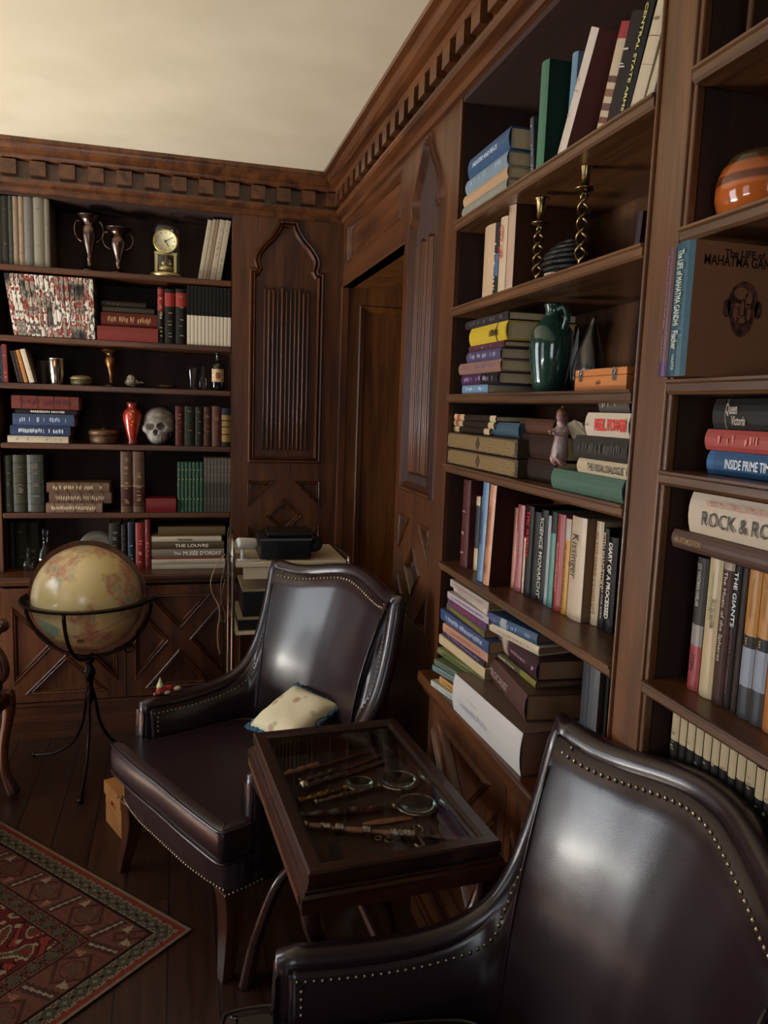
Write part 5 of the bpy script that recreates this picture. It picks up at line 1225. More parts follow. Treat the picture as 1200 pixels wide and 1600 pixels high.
    for d, z in ((.030, .345), (.010, .347), (.0, .356), (-.003, .375), (-.004, .397), (-.003, .418), (0, .435), (.0045, .4425), (.012, .4468), (.021, .4492), (.029, .4505)):
        rings.append([(x, y, z-.012*(abs(y) > .28)*(z > .44)*0) for x, y in inset(P2, d)])
    m.rings(rings, caps=False)
    top_ = rings[-1]; tv = [m._v(p) for p in top_]; bmesh.ops.triangle_fill(m.bm, use_beauty=True, edges=[m.bm.edges.new((tv[i], tv[(i+1) % len(tv)])) for i in range(len(tv))])
    for f_ in m.bm.faces: f_.smooth = True
    cu = m.build('seat_cushion', LE, t)
    m = MB(); m.tube([(x, y, .4405) for x, y in inset(P2, .000)], .0042, 8, closed=True); m.tube([(x, y, .352) for x, y in inset(P2, -.001)], .0042, 8, closed=True); m.build('cushion_piping', LE, cu)
    for s in (1, -1):
        for pts, w0, w1 in (([(.022, s*.297, .25), (.026, s*.30, .19), (.018, s*.307, .11), (.004, s*.318, .04), (-.004, s*.323, 0)], .030, .0145), ([(.47, s*.255, .25), (.485, s*.262, .16), (.515, s*.27, .07), (.55, s*.275, 0)], .026, .016)):
            sp = smooth_path(pts, 4); m = MB(); rings = []
            for i, p in enumerate(sp):
                w = w0+(w1-w0)*i/(len(sp)-1); rings.append([(p.x+a*w, p.y+b*w, p.z) for a, b in ((-1,-1),(1,-1),(1,1),(-1,1))])
            m.rings(rings, smooth=False); m.build('leg', CW, t, bevel=.003)
    return t
armchair('dark leather armchair in the middle with a floral cushion on its seat', (-.034, 2.20, 0), 28)
armchair('dark leather armchair in the foreground, seen over its curved back', (.085, .94, 0), -3)

# cushion with bobble trim
def cushion():
    A, B_, C_ = on(390, 1140, 'z', .482), on(462, 1078, 'z', .572), on(531, 1108, 'z', .572)
    cen = (A+C_)/2; ex = (B_-A).normalized(); ey = (B_-C_).normalized(); ey = (ey-ex*ey.dot(ex)).normalized(); nz = ex.cross(ey)
    if nz.z < 0: nz = -nz
    M3 = Matrix((ex, ey, nz)).transposed()
    if M3.determinant() < 0: ey = -ey; M3 = Matrix((ex, ey, nz)).transposed()
    t = thing('cushion', 'small cream floral cushion with blue bobble trim on the middle armchair', 'cushion', cen+Vector((.0, .0, .012)), M3)
    n = 24; w = .5*(B_-A).length*1.04; w2 = .5*(C_-B_).length*1.04; m = MB(); G = {}
    def pt(i, j, s):
        a, b = (i/n*2-1), (j/n*2-1); k = 1-.10*(1-abs(a)**2)*abs(b)**3*1.0; l = 1-.10*(1-abs(b)**2)*abs(a)**3
        h = .042*((1-a**4)*(1-b**4))**.55*(1+.10*mnoise.noise(Vector((a*3, b*3, s))))
        return (w*a*l, w2*b*k, s*h)
    for s in (1, -1):
        g = [[m._v(pt(i, j, s)) for j in range(n+1)] for i in range(n+1)]
        for i in range(n):
            for j in range(n): m._f([g[i][j], g[i+1][j], g[i+1][j+1], g[i][j+1]], True)
    mt = pbr('floral_cotton', 'd9cfae', .85, bump=.3, scale=18); nt = mt.node_tree; N = nt.nodes.new; L = nt.links.new; b = nt.nodes['Principled BSDF']
    tc = N('ShaderNodeTexCoord'); vo = N('ShaderNodeTexVoronoi'); vo.inputs['Scale'].default_value = 19; L(tc.outputs['Object'], vo.inputs['Vector'])
    cr = N('ShaderNodeValToRGB'); e = cr.color_ramp.elements; e[0].position = .0; e[0].color = hexc('b8685a'); e[1].position = .34; e[1].color = hexc('dcd2b2')
    q = e.new(.16); q.color = hexc('c99080'); q = e.new(.26); q.color = hexc('b4ae88'); L(vo.outputs[0], cr.inputs[0]); L(cr.outputs[0], b.inputs['Base Color'])
    f = m.build('cushion_body', mt, t, weld=True)
    m = MB(); k = 0; per = []
    for i in range(n): per.append(pt(i, 0, 1))
    for i in range(n): per.append(pt(n, i, 1))
    for i in range(n, 0, -1): per.append(pt(i, n, 1))
    for i in range(n, 0, -1): per.append(pt(0, i, 1))
    for i in range(0, len(per), 1):
        p = Vector(per[i]); o_ = p.normalized()*.006
        m.ball(p+o_+Vector((0, 0, .002*math.sin(i*2.3))), .0085 if i % 2 else .0068, 7, 5)
    m.build('bobble_trim', pbr('blue_bobbles', '3f6c86', .8, color2='24475c', scale=90), t)
cushion()

# ornaments on the far arm
def arm_point(b, l, z):
    a = math.radians(29); return Vector((-.044+b*math.cos(a)-l*math.sin(a), 2.20+b*math.sin(a)+l*math.cos(a), z))
p = arm_point(.16, .325, .5735)
o = thing('felt_ornament', 'little red and cream ornament with a green tip lying on the chair arm', 'ornament', p, (0, 0, math.radians(28)))
redf = pbr('red_felt', 'a02420', .7, bump=.3, scale=90)
m = MB(); m.ball((0, 0, .0135), .013, 14, 8, sx=1.5, sy=1.1, sz=1.0); m.ball((.028, .004, .011), .011, 12, 8, sx=1.3); m.build('ornament_body', redf, o)
m = MB(); m.lathe([(.001,0),(.013,0),(.011,.008),(.006,.02),(.003,.03),(.001,.034)], 14, c=(-.006, 0, .024)); m.build('green_tip', pbr('pale_green_felt', 'a8a86c', .6, color2='d8d0a8', scale=60), o)
m = MB()
for k in range(4): m.ball((-.028+.007*k, -.006+.002*(k % 2), .0065), .006, 8, 6)
m.build('beads', pbr('rust_beads', 'a05a3c', .4), o)
m = MB(); m.ball((.055, -.004, .0075), .0075, 10, 6, sx=1.9, sy=1.1); m.ball((.012, -.016, .006), .006, 10, 6, sx=2.0, sy=.8); m.build('cream_pad', pbr('cream_felt', 'cfc2a8', .7), o)

# ================================================================ DISPLAY TABLE
MH = wood('mahogany_y', '170c09', '33190f', 'y', rough=.3, coat=.4); MHX = wood('mahogany_x', '1a0c09', '3c1a12', 'x', rough=.25, coat=.5)
TT = Vector((.402, 1.611, 0)); TA = math.radians(4)
def display_table():
    t = thing('display_table', 'dark mahogany glass-topped display table on curved crossing legs', 'table', TT, (0, 0, TA))
    hx, hy = .198, .317; zt = .70; w = .034
    m = MB(); hole = [(-hx+w, -hy+w), (hx-w, -hy+w), (hx-w, hy-w), (-hx+w, hy-w)]; out = [(-hx, -hy), (hx, -hy), (hx, hy), (-hx, hy)]
    lv = [(out, zt-.024), (out, zt-.004), (inset(out, .004), zt), (inset(out, w-.008), zt), (hole, zt-.006), (hole, zt-.024), (out, zt-.024)]
    m.rings([[(a, b, z) for a, b in P] for P, z in lv], caps=False, smooth=False)
    lid = m.build('lid_frame', MH, t)
    MB().box((-hx+w, -hy+w, zt-.011), (hx-w, hy-w, zt-.0085)).build('glass_top', THIN, lid)
    m = MB(); e = .013; ob = [(-hx-e, -hy-e*.5), (hx+e, -hy-e*.5), (hx+e, hy+e*.5), (-hx-e, hy+e*.5)]
    lv = [(inset(ob, e), zt-.0245), (inset(ob, e), zt-.034), (inset(ob, e*.5), zt-.038), (inset(ob, e*.5), zt-.044), (ob, zt-.048), (ob, zt-.078), (inset(ob, .006), zt-.082), (inset(ob, .012), zt-.084)]
    m.rings([[(a, b, z) for a, b in P] for P, z in lv], caps=False, smooth=False)
    il = inset(out, w-.004)
    m.rings([[(a, b, zt-.0245) for a, b in il], [(a, b, zt-.064) for a, b in il]], caps=False, smooth=False)
    m._f([m._v((a, b, zt-.084)) for a, b in inset(ob, .012)])
    cs = m.build('case', MHX, t)
    m = MB(); m._f([m._v((a, b, zt-.063)) for a, b in il]); m.build('lining', pbr('dark_velvet', '1d0f0b', .9, color2='2a1710', scale=30), cs)
    for s in (-1, 1):                                   # carved strip on the long sides
        m = MB(); y = -hy+.02
        while y < hy-.02: m.box((s*(hx+e)-.0022, y, zt-.072), (s*(hx+e)+.0022, y+.0055, zt-.054)); y += .0085
        m.build('carved_strip', pbr('carving', '5e3a26', .4), cs)
    for ys in (-1, 1):
        y = ys*(hy-.035)
        up = smooth_path([(-.185, y, .618), (-.178, y, .565), (-.15, y, .508), (-.09, y, .452), (0, y, .428), (.09, y, .452), (.15, y, .508), (.178, y, .565), (.185, y, .618)], 6)
        dn = smooth_path([(-.215, y, .0), (-.205, y, .06), (-.18, y, .16), (-.12, y, .30), (0, y, .388), (.12, y, .30), (.18, y, .16), (.205, y, .06), (.215, y, .0)], 6)
        m = MB(); m.tube(up, [.0145+.007*abs(i/(len(up)-1)*2-1) for i in range(len(up))], 12); m.build('upper_arc', MHX, t)
        q = [len(dn)//2]
        m = MB(); m.tube(dn[:q[0]+1], [.0135+.007*(1-i/q[0]) for i in range(q[0]+1)], 12); m.build('leg', MHX, t)
        m = MB(); m.tube(dn[q[0]:], [.0135+.007*(i/q[0]) for i in range(q[0]+1)], 12); m.build('leg', MHX, t)
    m = MB(); m.tube([(0, -(hy-.035), .41), (0, -.15, .41), (0, 0, .41), (0, .15, .41), (0, hy-.035, .41)], [.009, .013, .010, .013, .009], 12); m.build('stretcher', MHX, t)
    return t
display_table()
ZV = .6385       # lining of the case
def tl(x, y, z=ZV):
    return Vector((TT.x+x*math.cos(TA)-y*math.sin(TA), TT.y+x*math.sin(TA)+y*math.cos(TA), z))
def lay(name, label, cat, a, b, group=None, z=ZV):
    """an object lying in the case from a to b (table coordinates); its own x axis runs from a to b"""
    A = tl(*a); B = tl(*b); d = B-A; o = thing(name, label, cat, (A.x, A.y, z), (0, 0, math.atan2(d.y, d.x)), group); return o, d.length
OS = pbr('old_silver', 'b0a698', .28, metal=1, color2='5a4a40', scale=120); GB = pbr('gilt_brass', 'a88a50', .3, metal=1, color2='4e3a20', scale=110); DKW = pbr('dark_horn', '3a2016', .25, coat=.5, color2='1c0e0a', scale=30); BONE = pbr('pale_horn', '9a6a4a', .35, coat=.3, color2='7a4a34', scale=18)
def magnifier(label, a, c, R, hm, fm, hr=.006):
    """a = end of handle, c = centre of the lens"""
    o, L = lay('magnifying_glass', label, 'magnifying glass', a, c)
    h = L-R
    m = MB(); n = 18; pts = [(h*i/n, 0, .010) for i in range(n+1)]; m.tube(pts, [hr*(.55+.45*math.sin(PI*min(1, i/n*1.05))+.22*math.sin(i*1.9)) for i in range(n+1)], 12); m.ball((0, 0, .010), hr*1.25, 12, 8); m.build('handle', hm, o)
    m = MB(); m.tube([(h-.012, 0, .010), (h-.002, 0, .010)], hr*.9, 10); m.tube([(L+R*math.cos(2*PI*i/48), R*math.sin(2*PI*i/48), .010) for i in range(48)], .0030, 8, closed=True); m.build('rim', fm, o)
    m = MB(); prof = [(R-.0025, -.0012), (R*.7, -.0042), (R*.35, -.006), (.0004, -.0066)]; prof = [(r, z) for r, z in prof[::-1]]+[(r, -z) for r, z in prof]
    m.lathe(prof, 40, c=(L, 0, .0115), caps=False); m.build('lens', LENS, o)
LENS = pbr('lens_glass', 'bfe0d6', .02, trans=1, ior=1.3)
magnifier('smallest magnifying glass, with an ornate brass handle, in the display table', (-.135, .035), (.022, .078), .034, GB, GB, .0078)
magnifier('magnifying glass with a silver and white handle, middle of the display table', (-.10, .018), (.118, .068), .047, OS, OS, .0068)
magnifier('magnifying glass with a long dark horn handle in the display table', (-.160, -.028), (.120, -.052), .047, DKW, OS, .0105)
def knife(label, a, b, blade, hand, gem=None, w=.009, flat=.5, name='paper_knife'):
    o, L = lay(name, label, 'paper knife', a, b)
    m = MB(); n = 16; m.tube([(L*(.36+.64*i/n), 0, .007) for i in range(n+1)], [max(.0006, w*(1-(i/n)**3)*.95) for i in range(n+1)], 10, flat=(.28, 1)); m.build('blade', blade, o)
    m = MB(); m.tube([(L*.38*i/n, 0, .0095) for i in range(n+1)], [w*(.72+.2*math.sin(i*1.5)+.25*(i in (0, 1, n))) for i in range(n+1)], 12, flat=(.8, 1)); m.build('handle', hand, o)
    return o, L
knife('long horn letter opener lying farthest back in the display table', (-.165, .165), (.135, .262), DKW, BONE, w=.011)
knife('dark paper knife second from the back in the display table', (-.12, .118), (.165, .235), DKW, DKW, w=.013)
o, L = knife('dark twisted horn knife with a round silver ball end, display table', (-.108, .098), (.17, .202), DKW, DKW, w=.013)
m = MB(); m.ball((-.006, 0, .0135), .0135, 18, 12); m.build('ball_end', pbr('polished_silver', 'e0dcd2', .12, metal=1), o)
# the ornate dagger
o, L = lay('dagger', 'ornate dagger with silver mounts and curled guard at the front of the display table', 'dagger', (-.176, -.056), (.176, -.222))
m = MB(); n = 30; m.tube([(L*(.10+.50*i/n), 0, .0105) for i in range(n+1)], [.0078+.001*math.sin(i*.5) for i in range(n+1)], 12, flat=(.75, 1)); m.build('scabbard', BONE, o)
m = MB()
for c, wd_, r in ((.06, .09, .0105), (.28, .05, .0125), (.20, .06, .0098), (.43, .05, .0135), (.63, .15, .013)):
    k = 14; m.tube([(L*(c-wd_/2+wd_*i/k), 0, .0115) for i in range(k+1)], [r*(.72+.3*abs(math.sin(i*1.35))) for i in range(k+1)], 12)
m.ball((-.004, 0, .011), .0085, 12, 8); m.ball((L*.02, 0, .011), .007, 10, 6)
for i in range(26): m.ball((L*(.57+.14*random.random()), random.uniform(-.011, .011), .012+random.uniform(0, .009)), random.uniform(.0022, .004), 7, 5)
m.build('silver_mounts', OS, o)
m = MB(); m.tube(smooth_path([(L*.72, .002, .012), (L*.735, .02, .014), (L*.71, .034, .014), (L*.685, .028, .014), (L*.695, .018, .014)], 6), .0032, 8); m.tube(smooth_path([(L*.72, -.002, .012), (L*.735, -.022, .014), (L*.75, -.036, .013), (L*.725, -.044, .012), (L*.705, -.036, .012)], 6), .0032, 8)
m.tube([(L*.56+.009*math.cos(a), -.018+.009*math.sin(a), .006) for a in [2*PI*i/18 for i in range(18)]], .002, 6, closed=True); m.tube([(L*.50+.007*math.cos(a), -.016+.007*math.sin(a), .006) for a in [2*PI*i/18 for i in range(18)]], .002, 6, closed=True); m.build('curled_guard', OS, o)
m = MB(); m.tube([(L*(.72+.28*i/12), 0, .011) for i in range(13)], [.0065+.0015*math.sin(i*1.6)+.004*(i > 10) for i in range(13)], 12); m.build('grip', DKW, o)
o, L = lay('spoon', 'small silver spoon at the front edge inside the display table', 'spoon', (-.026, -.252), (.052, -.266))
m = MB(); m.ball((.004, 0, .004), .007, 12, 8, sx=1.35, sz=.45); m.tube(smooth_path([(.012, 0, .0035), (.03, 0, .008), (.055, 0, .008), (L, 0, .004)], 4), [.0022]*13, 8, flat=(.7, 1)); m.build('spoon_body', pbr('polished_silver', 'e0dcd2', .12, metal=1), o)
o, L = lay('paper_knife', 'flat brown horn blade lying under the dark-handled magnifying glass', 'paper knife', (-.02, -.085), (.10, -.088)); 
m = MB(); m.tube([(L*i/12, 0, .0022) for i in range(13)], [.011*math.sin(PI*(i+1)/14)**.5 for i in range(13)], 10, flat=(.16, 1)); m.build('blade', BONE, o)
# wire spectacles resting on the back edge of the table
o, L = lay('wire_hoop', 'thin dark wire hoop standing at the back edge of the display table', 'wire hoop', (-.03, .300), (.05, .305), z=.7005)
MB().tube(smooth_path([(0, 0, .001), (-.004, 0, .016), (.012, 0, .027), (.035, 0, .028), (.055, 0, .024), (.064, 0, .012), (.066, 0, .001)], 6), .0013, 7).build('wire', pbr('aged_iron', '1b1410', .35, metal=.85), o)
# ================================================================ GLOBE
def globe():
    cx, cy, cz, R = -.366, 3.25, .742, .2165
    t = thing('globe', 'large antique-toned world globe on a dark tripod stand before the far bookcase', 'globe', (cx, cy, 0))
    m = bpy.data.materials.new('globe_map'); m.use_nodes = True; nt = m.node_tree; N = nt.nodes.new; L = nt.links.new; b = nt.nodes['Principled BSDF']
    tc = N('ShaderNodeTexCoord'); nz = N('ShaderNodeTexNoise'); nz.inputs['Scale'].default_value = 4.6; nz.inputs['Detail'].default_value = 7; nz.inputs['Roughness'].default_value = .6; L(tc.outputs['Object'], nz.inputs['Vector'])
    n2 = N('ShaderNodeTexNoise'); n2.inputs['Scale'].default_value = 22; n2.inputs['Detail'].default_value = 3; L(tc.outputs['Object'], n2.inputs['Vector'])
    sea = N('ShaderNodeRGB'); sea.outputs[0].default_value = hexc('dcc88e')
    land = N('ShaderNodeValToRGB'); e = land.color_ramp.elements; e[0].position = .33; e[0].color = hexc('9aa88a'); e[1].position = .68; e[1].color = hexc('c8a878')
    for p, c in ((.43,'cdb486'),(.5,'c49a74'),(.56,'bb8264'),(.62,'b89a80')): q = e.new(p); q.color = hexc(c)
    L(n2.outputs[0], land.inputs[0]); st = N('ShaderNodeMapRange'); st.inputs[1].default_value = .47; st.inputs[2].default_value = .51; L(nz.outputs[0], st.inputs[0])
    mx = N('ShaderNodeMix'); mx.data_type = 'RGBA'; L(st.outputs[0], mx.inputs[0]); L(sea.outputs[0], mx.inputs[6]); L(land.outputs[0], mx.inputs[7])
    # equator and a few meridians, ruled in brown about the tilted axis
    mp = N('ShaderNodeMapping'); mp.inputs['Rotation'].default_value = (0, 0, 0); L(tc.outputs['Object'], mp.inputs['Vector']); sp = N('ShaderNodeSeparateXYZ'); L(mp.outputs[0], sp.inputs[0])
    ab = N('ShaderNodeMath'); ab.operation = 'ABSOLUTE'; L(sp.outputs[2], ab.inputs[0]); lt = N('ShaderNodeMath'); lt.operation = 'LESS_THAN'; lt.inputs[1].default_value = .0012; L(ab.outputs[0], lt.inputs[0])
    m2 = N('ShaderNodeMix'); m2.data_type = 'RGBA'; L(lt.outputs[0], m2.inputs[0]); L(mx.outputs[2], m2.inputs[6]); m2.inputs[7].default_value = hexc('7a5238')
    L(m2.outputs[2], b.inputs['Base Color']); b.inputs['Roughness'].default_value = .28; b.inputs['Coat Weight'].default_value = .4; b.inputs['Coat Roughness'].default_value = .12
    mb = MB(); mb.ball((0, 0, 0), R, 64, 40); sph = mb.build('map_sphere', m, t, loc=(0, 0, cz)); sph.rotation_euler = (math.radians(14), math.radians(-27), math.radians(40))
    # teal land, legend panel and compass drawn as raised paper patches on the sphere
    br = pbr('stand_bronze', '2a1a12', .32, metal=.7, color2='120a07', scale=40); dw = wood('meridian_wood', '2e180c', '55331a', 'z', rough=.3, coat=.5)
    def patch(name, lon, lat, rx, ry, mat, wob):
        p = MB(); vs = []
        for i in range(30):
            a = 2*PI*i/30; k = 1+wob*math.sin(3*a+1)+wob*.6*math.sin(7*a); lo = lon+rx*k*math.cos(a); la = lat+ry*k*math.sin(a)
            vs.append((lo, la))
        rg = []
        for s in (1, .66, .33, .02): rg.append([Vector((math.sin(lon+(lo-lon)*s)*math.cos(lat+(la-lat)*s), -math.cos(lon+(lo-lon)*s)*math.cos(lat+(la-lat)*s), math.sin(lat+(la-lat)*s)))*(R+.0005) for lo, la in vs])
        p.rings(rg, caps=False); q = p.build(name, mat, t, loc=(0, 0, cz)); return q
    patch('teal_continent', -.72, -.42, .24, .20, pbr('map_teal', '86a890', .3, coat=.4, color2='b0b890', scale=30), .14)
    patch('map_legend', -.07, -.66, .085, .06, pbr('map_brown', '6e5a38', .35, color2='8a744a', scale=300), .03)
    # horizon ring
    m_ = MB(); r0, r1 = .228, .262; m_.rings([[(r*math.cos(2*PI*i/72), r*math.sin(2*PI*i/72), z) for i in range(72)] for r, z in ((r0, -.004), (r0, .004), (r1-.006, .006), (r1, .003), (r1, -.004), (r0, -.004))], caps=False, smooth=False)
    m_.build('horizon_ring', br, t, loc=(0, 0, cz))
    # meridian ring, tilted out of the view plane
    m_ = MB(); ra, rb = .2195, .2365; m_.rings([[(r*math.cos(2*PI*i/72), y, r*math.sin(2*PI*i/72)) for i in range(72)] for r, y in ((ra, -.005), (ra, .005), (rb, .006), (rb, -.006), (ra, -.005))], caps=False, smooth=False)
    mr = m_.build('meridian_ring', dw, t, loc=(0, 0, cz)); mr.rotation_euler = (0, 0, math.radians(-10))
    # cradle: two crossing half hoops under the horizon ring
    for ang, nm in ((math.radians(-8), 'cradle_hoop'), (math.radians(76), 'cradle_hoop')):
        pts = [(.252*math.cos(a)*math.cos(ang), .252*math.cos(a)*math.sin(ang), .252*math.sin(a)) for a in [-PI*i/30 for i in range(31)]]
        m_ = MB(); m_.tube(pts, .0075, 8); m_.build(nm, br, t, loc=(0, 0, cz))
    m_ = MB(); m_.lathe([(.001,.488),(.018,.486),(.022,.478),(.02,.468),(.012,.46),(.014,.45),(.022,.435),(.024,.42),(.017,.395),(.011,.38),(.015,.37),(.013,.36),(.017,.352),(.017,.315),(.013,.305),(.01,.29),(.001,.285)][::-1], 24); m_.build('baluster', br, t)
    for k in range(3):
        a = math.radians(148+120*k); c, s = math.cos(a), math.sin(a)
        prof = smooth_path([(.012, 0, .345), (.022, 0, .30), (.04, 0, .2), (.085, 0, .11), (.17, 0, .045), (.25, 0, .018), (.29, 0, .012)], 5)
        m_ = MB(); m_.tube([(p.x*c, p.x*s, p.z) for p in prof], .0068, 8); m_.ball((.292*c, .292*s, .0115), .0115, 12, 8); m_.build('leg', br, t)
globe()

# ================================================================ TROLLEY
def trolley():
    x0, x1, y0, y1, zt = .222, .688, 3.135, 3.53, .90
    t = thing('trolley', 'cream metal trolley with tubular frame beside the middle armchair', 'trolley', ((x0+x1)/2, (y0+y1)/2, 0))
    inv = Matrix.Translation((-(x0+x1)/2, -(y0+y1)/2, 0)); enamel = pbr('cream_enamel', 'cfc3a8', .4); chrome = pbr('dull_chrome', 'b4b0a8', .22, metal=1)
    def B(): q = MB(); q.M = inv; return q
    B().box((x0, y0, zt-.022), (x1, y1, zt)).build('top', enamel, t, bevel=.004)
    B().box((x0+.03, y0+.012, zt-.075), (x1-.03, y0+.03, zt-.024)).build('front_panel', enamel, t, bevel=.002)
    B().box((x0, y0+.01, .60-.014), (x1, y1, .60)).build('shelf', enamel, t, bevel=.003)
    B().box((x0, y0+.01, .30-.014), (x1, y1, .30)).build('shelf', enamel, t, bevel=.003)
    for x in (x0-.012, x1+.012):
        top = 1.02 if x < .4 else .905
        m = B(); ya, yb = y0+.012, y1-.10
        if x < .4: pts = smooth_path([(x, ya, .03), (x, ya, .45), (x, ya, .86), (x, ya+.012, .95), (x, (ya+yb)/2-.06, 1.0), (x, (ya+yb)/2+.05, 1.012), (x, yb-.03, .985), (x, yb, .90), (x, yb, .45), (x, yb, .03)], 6)
        else: pts = [(x, ya, .03), (x, ya, .90), (x, ya+.01, .91), (x, yb-.01, .91), (x, yb, .90), (x, yb, .03)]
        m.tube(pts, .0085, 10); m.build('side_frame', chrome, t)
        for y in (ya, yb):
            m = B(); m.tube([(x-.008, y, .018), (x+.008, y, .018)], .018, 16); m.build('castor', pbr('black_rubber', '141414', .6), t)
    m = B(); m.prism([(y0+.02, .83), (y0+.20, .90), (y0+.20, .97), (y0+.06, .97)], x0-.014, x0-.008, lambda a, b, h: (h, a, b)); m.build('end_plate', chrome, t)
    return x0, x1, y0, y1, zt
x0, x1, y0, y1, zt = trolley()
z = zt+.0006
# projector
c = hit_u(Vector((0, y0+.03, z)), (1, 0, 0), 407); d_ = hit_u(Vector((0, y0+.03, z)), (1, 0, 0), 486); w_ = (d_-c).length
t = thing('projector', 'black box projector with ribbed front standing on the cream trolley', 'projector', ((c.x+d_.x)/2, y0+.03, z)); blk = pbr('black_plastic', '121313', .4); 
MB().box((-w_/2, 0, 0), (w_/2, .25, .092)).build('housing', blk, t, bevel=.004)
m = MB(); k = -w_/2+.065
while k < w_/2-.01: m.box((k, -.004, .012), (k+.004, .001, .078)); k += .0075
m.build('front_ribs', blk, t); m = MB(); m.box((-w_/2-.001, -.005, .084), (w_/2+.001, .004, .091)); m.build('trim_strip', pbr('grey_plastic', '55565a', .35), t)
m = MB(); m.box((-w_/2+.03, .04, .0925), (w_/2+.02, .22, .112)); m.build('lid_plate', blk, t, bevel=.006)
m = MB(); m.M = Matrix.Translation((w_/2+.022, .06, .06)) @ Matrix.Rotation(PI/2, 4, 'X'); m.lathe([(.001,-.02),(.034,-.02),(.036,.0),(.036,.012),(.024,.014),(.001,.008)], 24); m.build('lens_barrel', blk, t)
# small white cylinder lamp
c = hit_u(Vector((0, y0+.06, z)), (1, 0, 0), 386)
t = thing('spot_lamp', 'small white cylindrical lamp head on a stubby stand, left on the trolley', 'lamp', (c.x, y0+.06, z), (0, 0, math.radians(25))); wp = pbr('white_plastic', 'd8d6d0', .35)
MB().lathe([(.001,0),(.026,0),(.027,.003),(.02,.006),(.001,.007)], 24, c=(-.02, 0, 0)).build('foot', wp, t); MB().tube([(-.022, 0, .006), (-.022, 0, .05)], .0085, 12).build('stem', wp, t)
m = MB(); m.M = Matrix.Translation((-.004, 0, .068)) @ Matrix.Rotation(math.radians(98), 4, 'Y'); m.lathe([(.001,-.044),(.019,-.044),(.023,-.038),(.025,.03),(.025,.04),(.022,.041),(.001,.034)], 28); m.build('lamp_shade', wp, t)
m = MB(); m.M = Matrix.Translation((-.004, 0, .068)) @ Matrix.Rotation(math.radians(98), 4, 'Y'); m.lathe([(.001,.0415),(.0215,.0415),(.0215,.044),(.001,.044)], 24); m.build('lens', pbr('grey_lens', '3c3a38', .3), t)
t = thing('papers', 'few loose white papers lying on the trolley before the white lamp', 'papers', (c.x+.03, y0+.035, z), (0, 0, .3))
MB().box((-.045, -.02, 0), (.03, .03, .0015)).box((-.02, -.025, .0016), (.045, .022, .003)).build('sheets', pbr('white_paper', 'cfcabf', .7), t)
# boxes on the middle shelf
zz = .6005
for lab, xa, xb, h, ya in (('lower black cassette case with a cream lid edge on the trolley shelf', 372, 440, .058, .03), ('upper black case with a tan top on the trolley shelf', 379, 440, .12, .035)):
    a = hit_u(Vector((0, y0+ya, zz)), (1, 0, 0), xa); b = hit_u(Vector((0, y0+ya, zz)), (1, 0, 0), xb); w_ = (b-a).length
    t = thing('case_box', lab, 'box', ((a.x+b.x)/2, y0+ya, zz)); MB().box((-w_/2, 0, 0), (w_/2, .28, h-.013)).build('box_body', blk, t, bevel=.002)
    MB().box((-w_/2-.002, -.002, h-.0125), (w_/2+.002, .282, h-.001)).build('lid', pbr('tan_lid', 'a39272', .5), t, bevel=.002); zz += h
t = thing('cloth', 'folded mauve cloth lying on the lowest shelf of the trolley', 'cloth', (.43, y0+.15, .3006)); 
m = MB(); rn = random.Random(2)
for L_ in range(3):
    rg = []
    for j in range(11): rg.append([(-.19+.028*i+.01*math.sin(j+L_), -.12+.024*j, .012+.022*L_+.012*mnoise.noise(Vector((i*.5, j*.4, L_)))) for i in range(14)])
    m.rings(rg, caps=False, closed=False); m.rings([[Vector(p)-Vector((0, 0, .010)) for p in r] for r in rg], caps=False, closed=False)
    m.rings([rg[0], [Vector(p)-Vector((0, 0, .010)) for p in rg[0]]], caps=False, closed=False)
m.build('folds', pbr('mauve_cloth', '5c4c6a', .9), t)
# cable hanging beside the frame
pts = [on(u, v, 'y', y0-.02) for u, v in ((352, 866), (340, 880), (330, 905), (331, 925), (341, 945), (343, 965), (340, 985), (341, 1010), (344, 1022))]
t = thing('cable', 'thin cream cable drooping from the trolley handle', 'cable', pts[0]); m = MB(); m.M = Matrix.Translation(-pts[0]); m.tube(smooth_path(pts, 5), .0022, 6); m.build('cord', pbr('cream_cable', 'a89878', .5), t)
pts = [on(u, v, 'y', y0-.015) for u, v in ((355, 866), (350, 890), (345, 915), (346, 940), (352, 960), (351, 972), (346, 968), (344, 950), (347, 925), (352, 905))]
t = thing('cable', 'looped grey cable hanging behind the cream one at the trolley', 'cable', pts[0]); m = MB(); m.M = Matrix.Translation(-pts[0]); m.tube(smooth_path(pts, 5), .0022, 6); m.build('cord', pbr('grey_cable', '6a6258', .5), t)

# ================================================================ CARDBOARD BOX
t = thing('cardboard_box', 'tan cardboard file box with a lid on the floor behind the armchair leg', 'box', (-.204, 2.669, 0), (0, 0, math.atan2(.063, .138)))
cb = pbr('cardboard', 'a8743e', .8, color2='9a6834', scale=20)
m = MB(); m.pierced([(0, .0), (.155, 0), (.155, .125), (0, .125)], [[(.055, .085), (.10, .085), (.10, .105), (.055, .105)]], .01, lambda a, b, h: (h, a, b), back=.011); m.box((.011, 0, 0), (.27, .155, .125)); m.build('box_body', cb, t)
m = MB(); m.box((-.005, -.005, .112), (.275, .160, .160)); m.build('lid', cb, t, bevel=.0015)

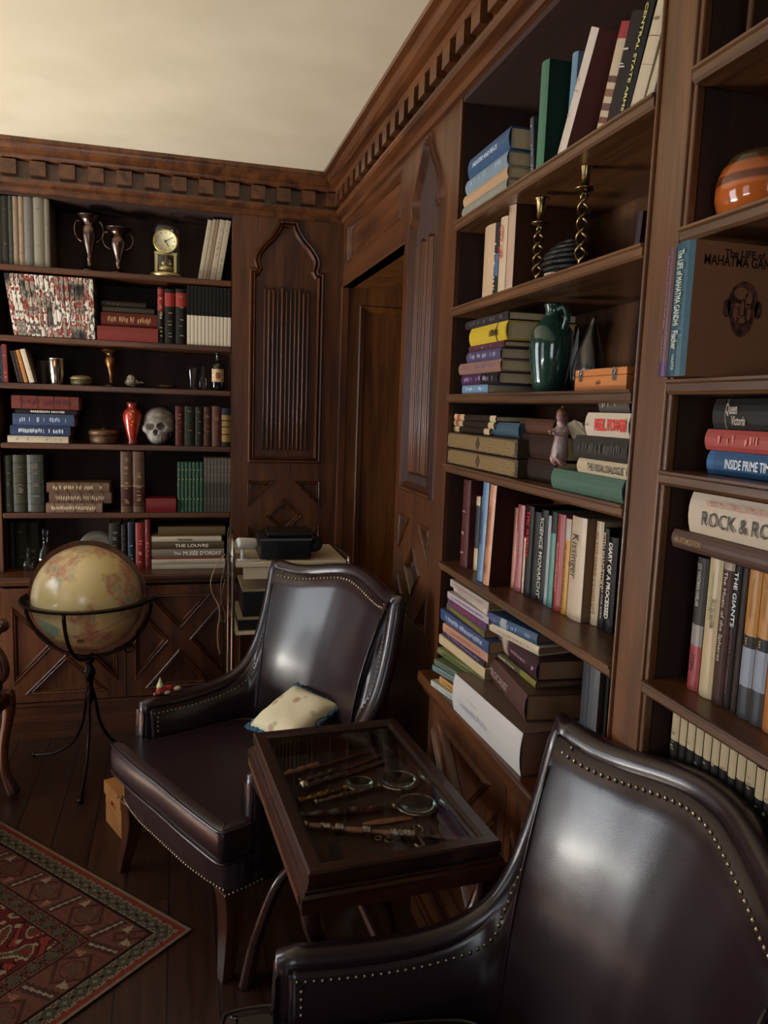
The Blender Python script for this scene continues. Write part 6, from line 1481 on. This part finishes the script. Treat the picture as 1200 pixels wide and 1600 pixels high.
# ================================================================ CARVED CHAIR at the left edge
def carved_chair():
    F = on(4, 1238, 'z', 0); t = thing('carved_chair', 'dark carved wooden armchair cut by the left edge of the picture', 'armchair', (F.x-.345, F.y-.5, 0), (0, 0, math.radians(-12)))
    wd_ = wood('carved_dark_z', '2b160c', '5a3520', 'z', rough=.25, coat=.5); lt = pbr('dark_hide', '17100f', .3)
    for sy in (-.02, .52):
        m = MB(); m.tube(smooth_path([(.27, sy, .43), (.285, sy, .36), (.262, sy, .22), (.262, sy, .12), (.285, sy, .05), (.30, sy, .012)], 5), [.030, .034, .034, .031, .028, .026, .024, .022, .021, .020, .019, .018, .018, .018, .018, .018, .018, .019, .02, .021, .023, .024, .025, .026, .022, .018], 12); m.build('leg', wd_, t)
        m = MB(); m.tube([(-.24, sy, .43), (-.25, sy, .2), (-.28, sy, .0)], [.024, .021, .018], 10); m.build('leg', wd_, t)
        m = MB(); m.tube(smooth_path([(.235, sy, .455), (.275, sy, .50), (.268, sy, .56), (.235, sy, .62), (.255, sy, .67)], 5), .017, 10); m.tube(smooth_path([(-.24, sy, .70), (0, sy, .665), (.18, sy, .69), (.25, sy, .70)], 5), .019, 10); m.ball((.268, sy, .69), .030, 16, 10, sz=.9); m.build('arm', wd_, t)
        m = MB(); m.box((-.12, sy-.026, .70), (.14, sy+.026, .725)); m.build('arm_pad', lt, t, bevel=.01)
    MB().box((-.27, -.05, .38), (.30, .55, .435)).build('seat_frame', wd_, t, bevel=.012)
    MB().box((-.24, -.02, .436), (.275, .52, .485)).build('seat', lt, t, bevel=.02)
    m = MB(); m.prism([(-.03, .42), (.53, .42), (.55, 1.0), (.42, 1.08), (.25, 1.11), (.08, 1.08), (-.05, 1.0)], -.29, -.24, lambda a, b, h: (h-(b-.42)*.12, a, b)); m.build('backrest', lt, t, bevel=.012)
carved_chair()

# things of one kind share a group
for nm, g in (('magnifying_glass', 'magnifying glasses in the display table'), ('paper_knife', 'paper knives in the display table'), ('goblet', 'goblets in the far bookcase'), ('candlestick', 'brass candlesticks on the second shelf'),
              ('cable', 'cables hanging at the trolley'), ('glass_decanter', 'glass decanters in the far bookcase'), ('slip_case', 'patterned cases on the fourth shelf'), ('case_box', 'cases on the trolley shelf'), ('beaker', 'metal cups on the third shelf')):
    for o in bpy.data.objects:
        if o.parent is None and o.name.split('.')[0] == nm: o['group'] = g
for o in bpy.data.objects:
    for k in ('_h', '_t'):
        if k in o: del o[k]
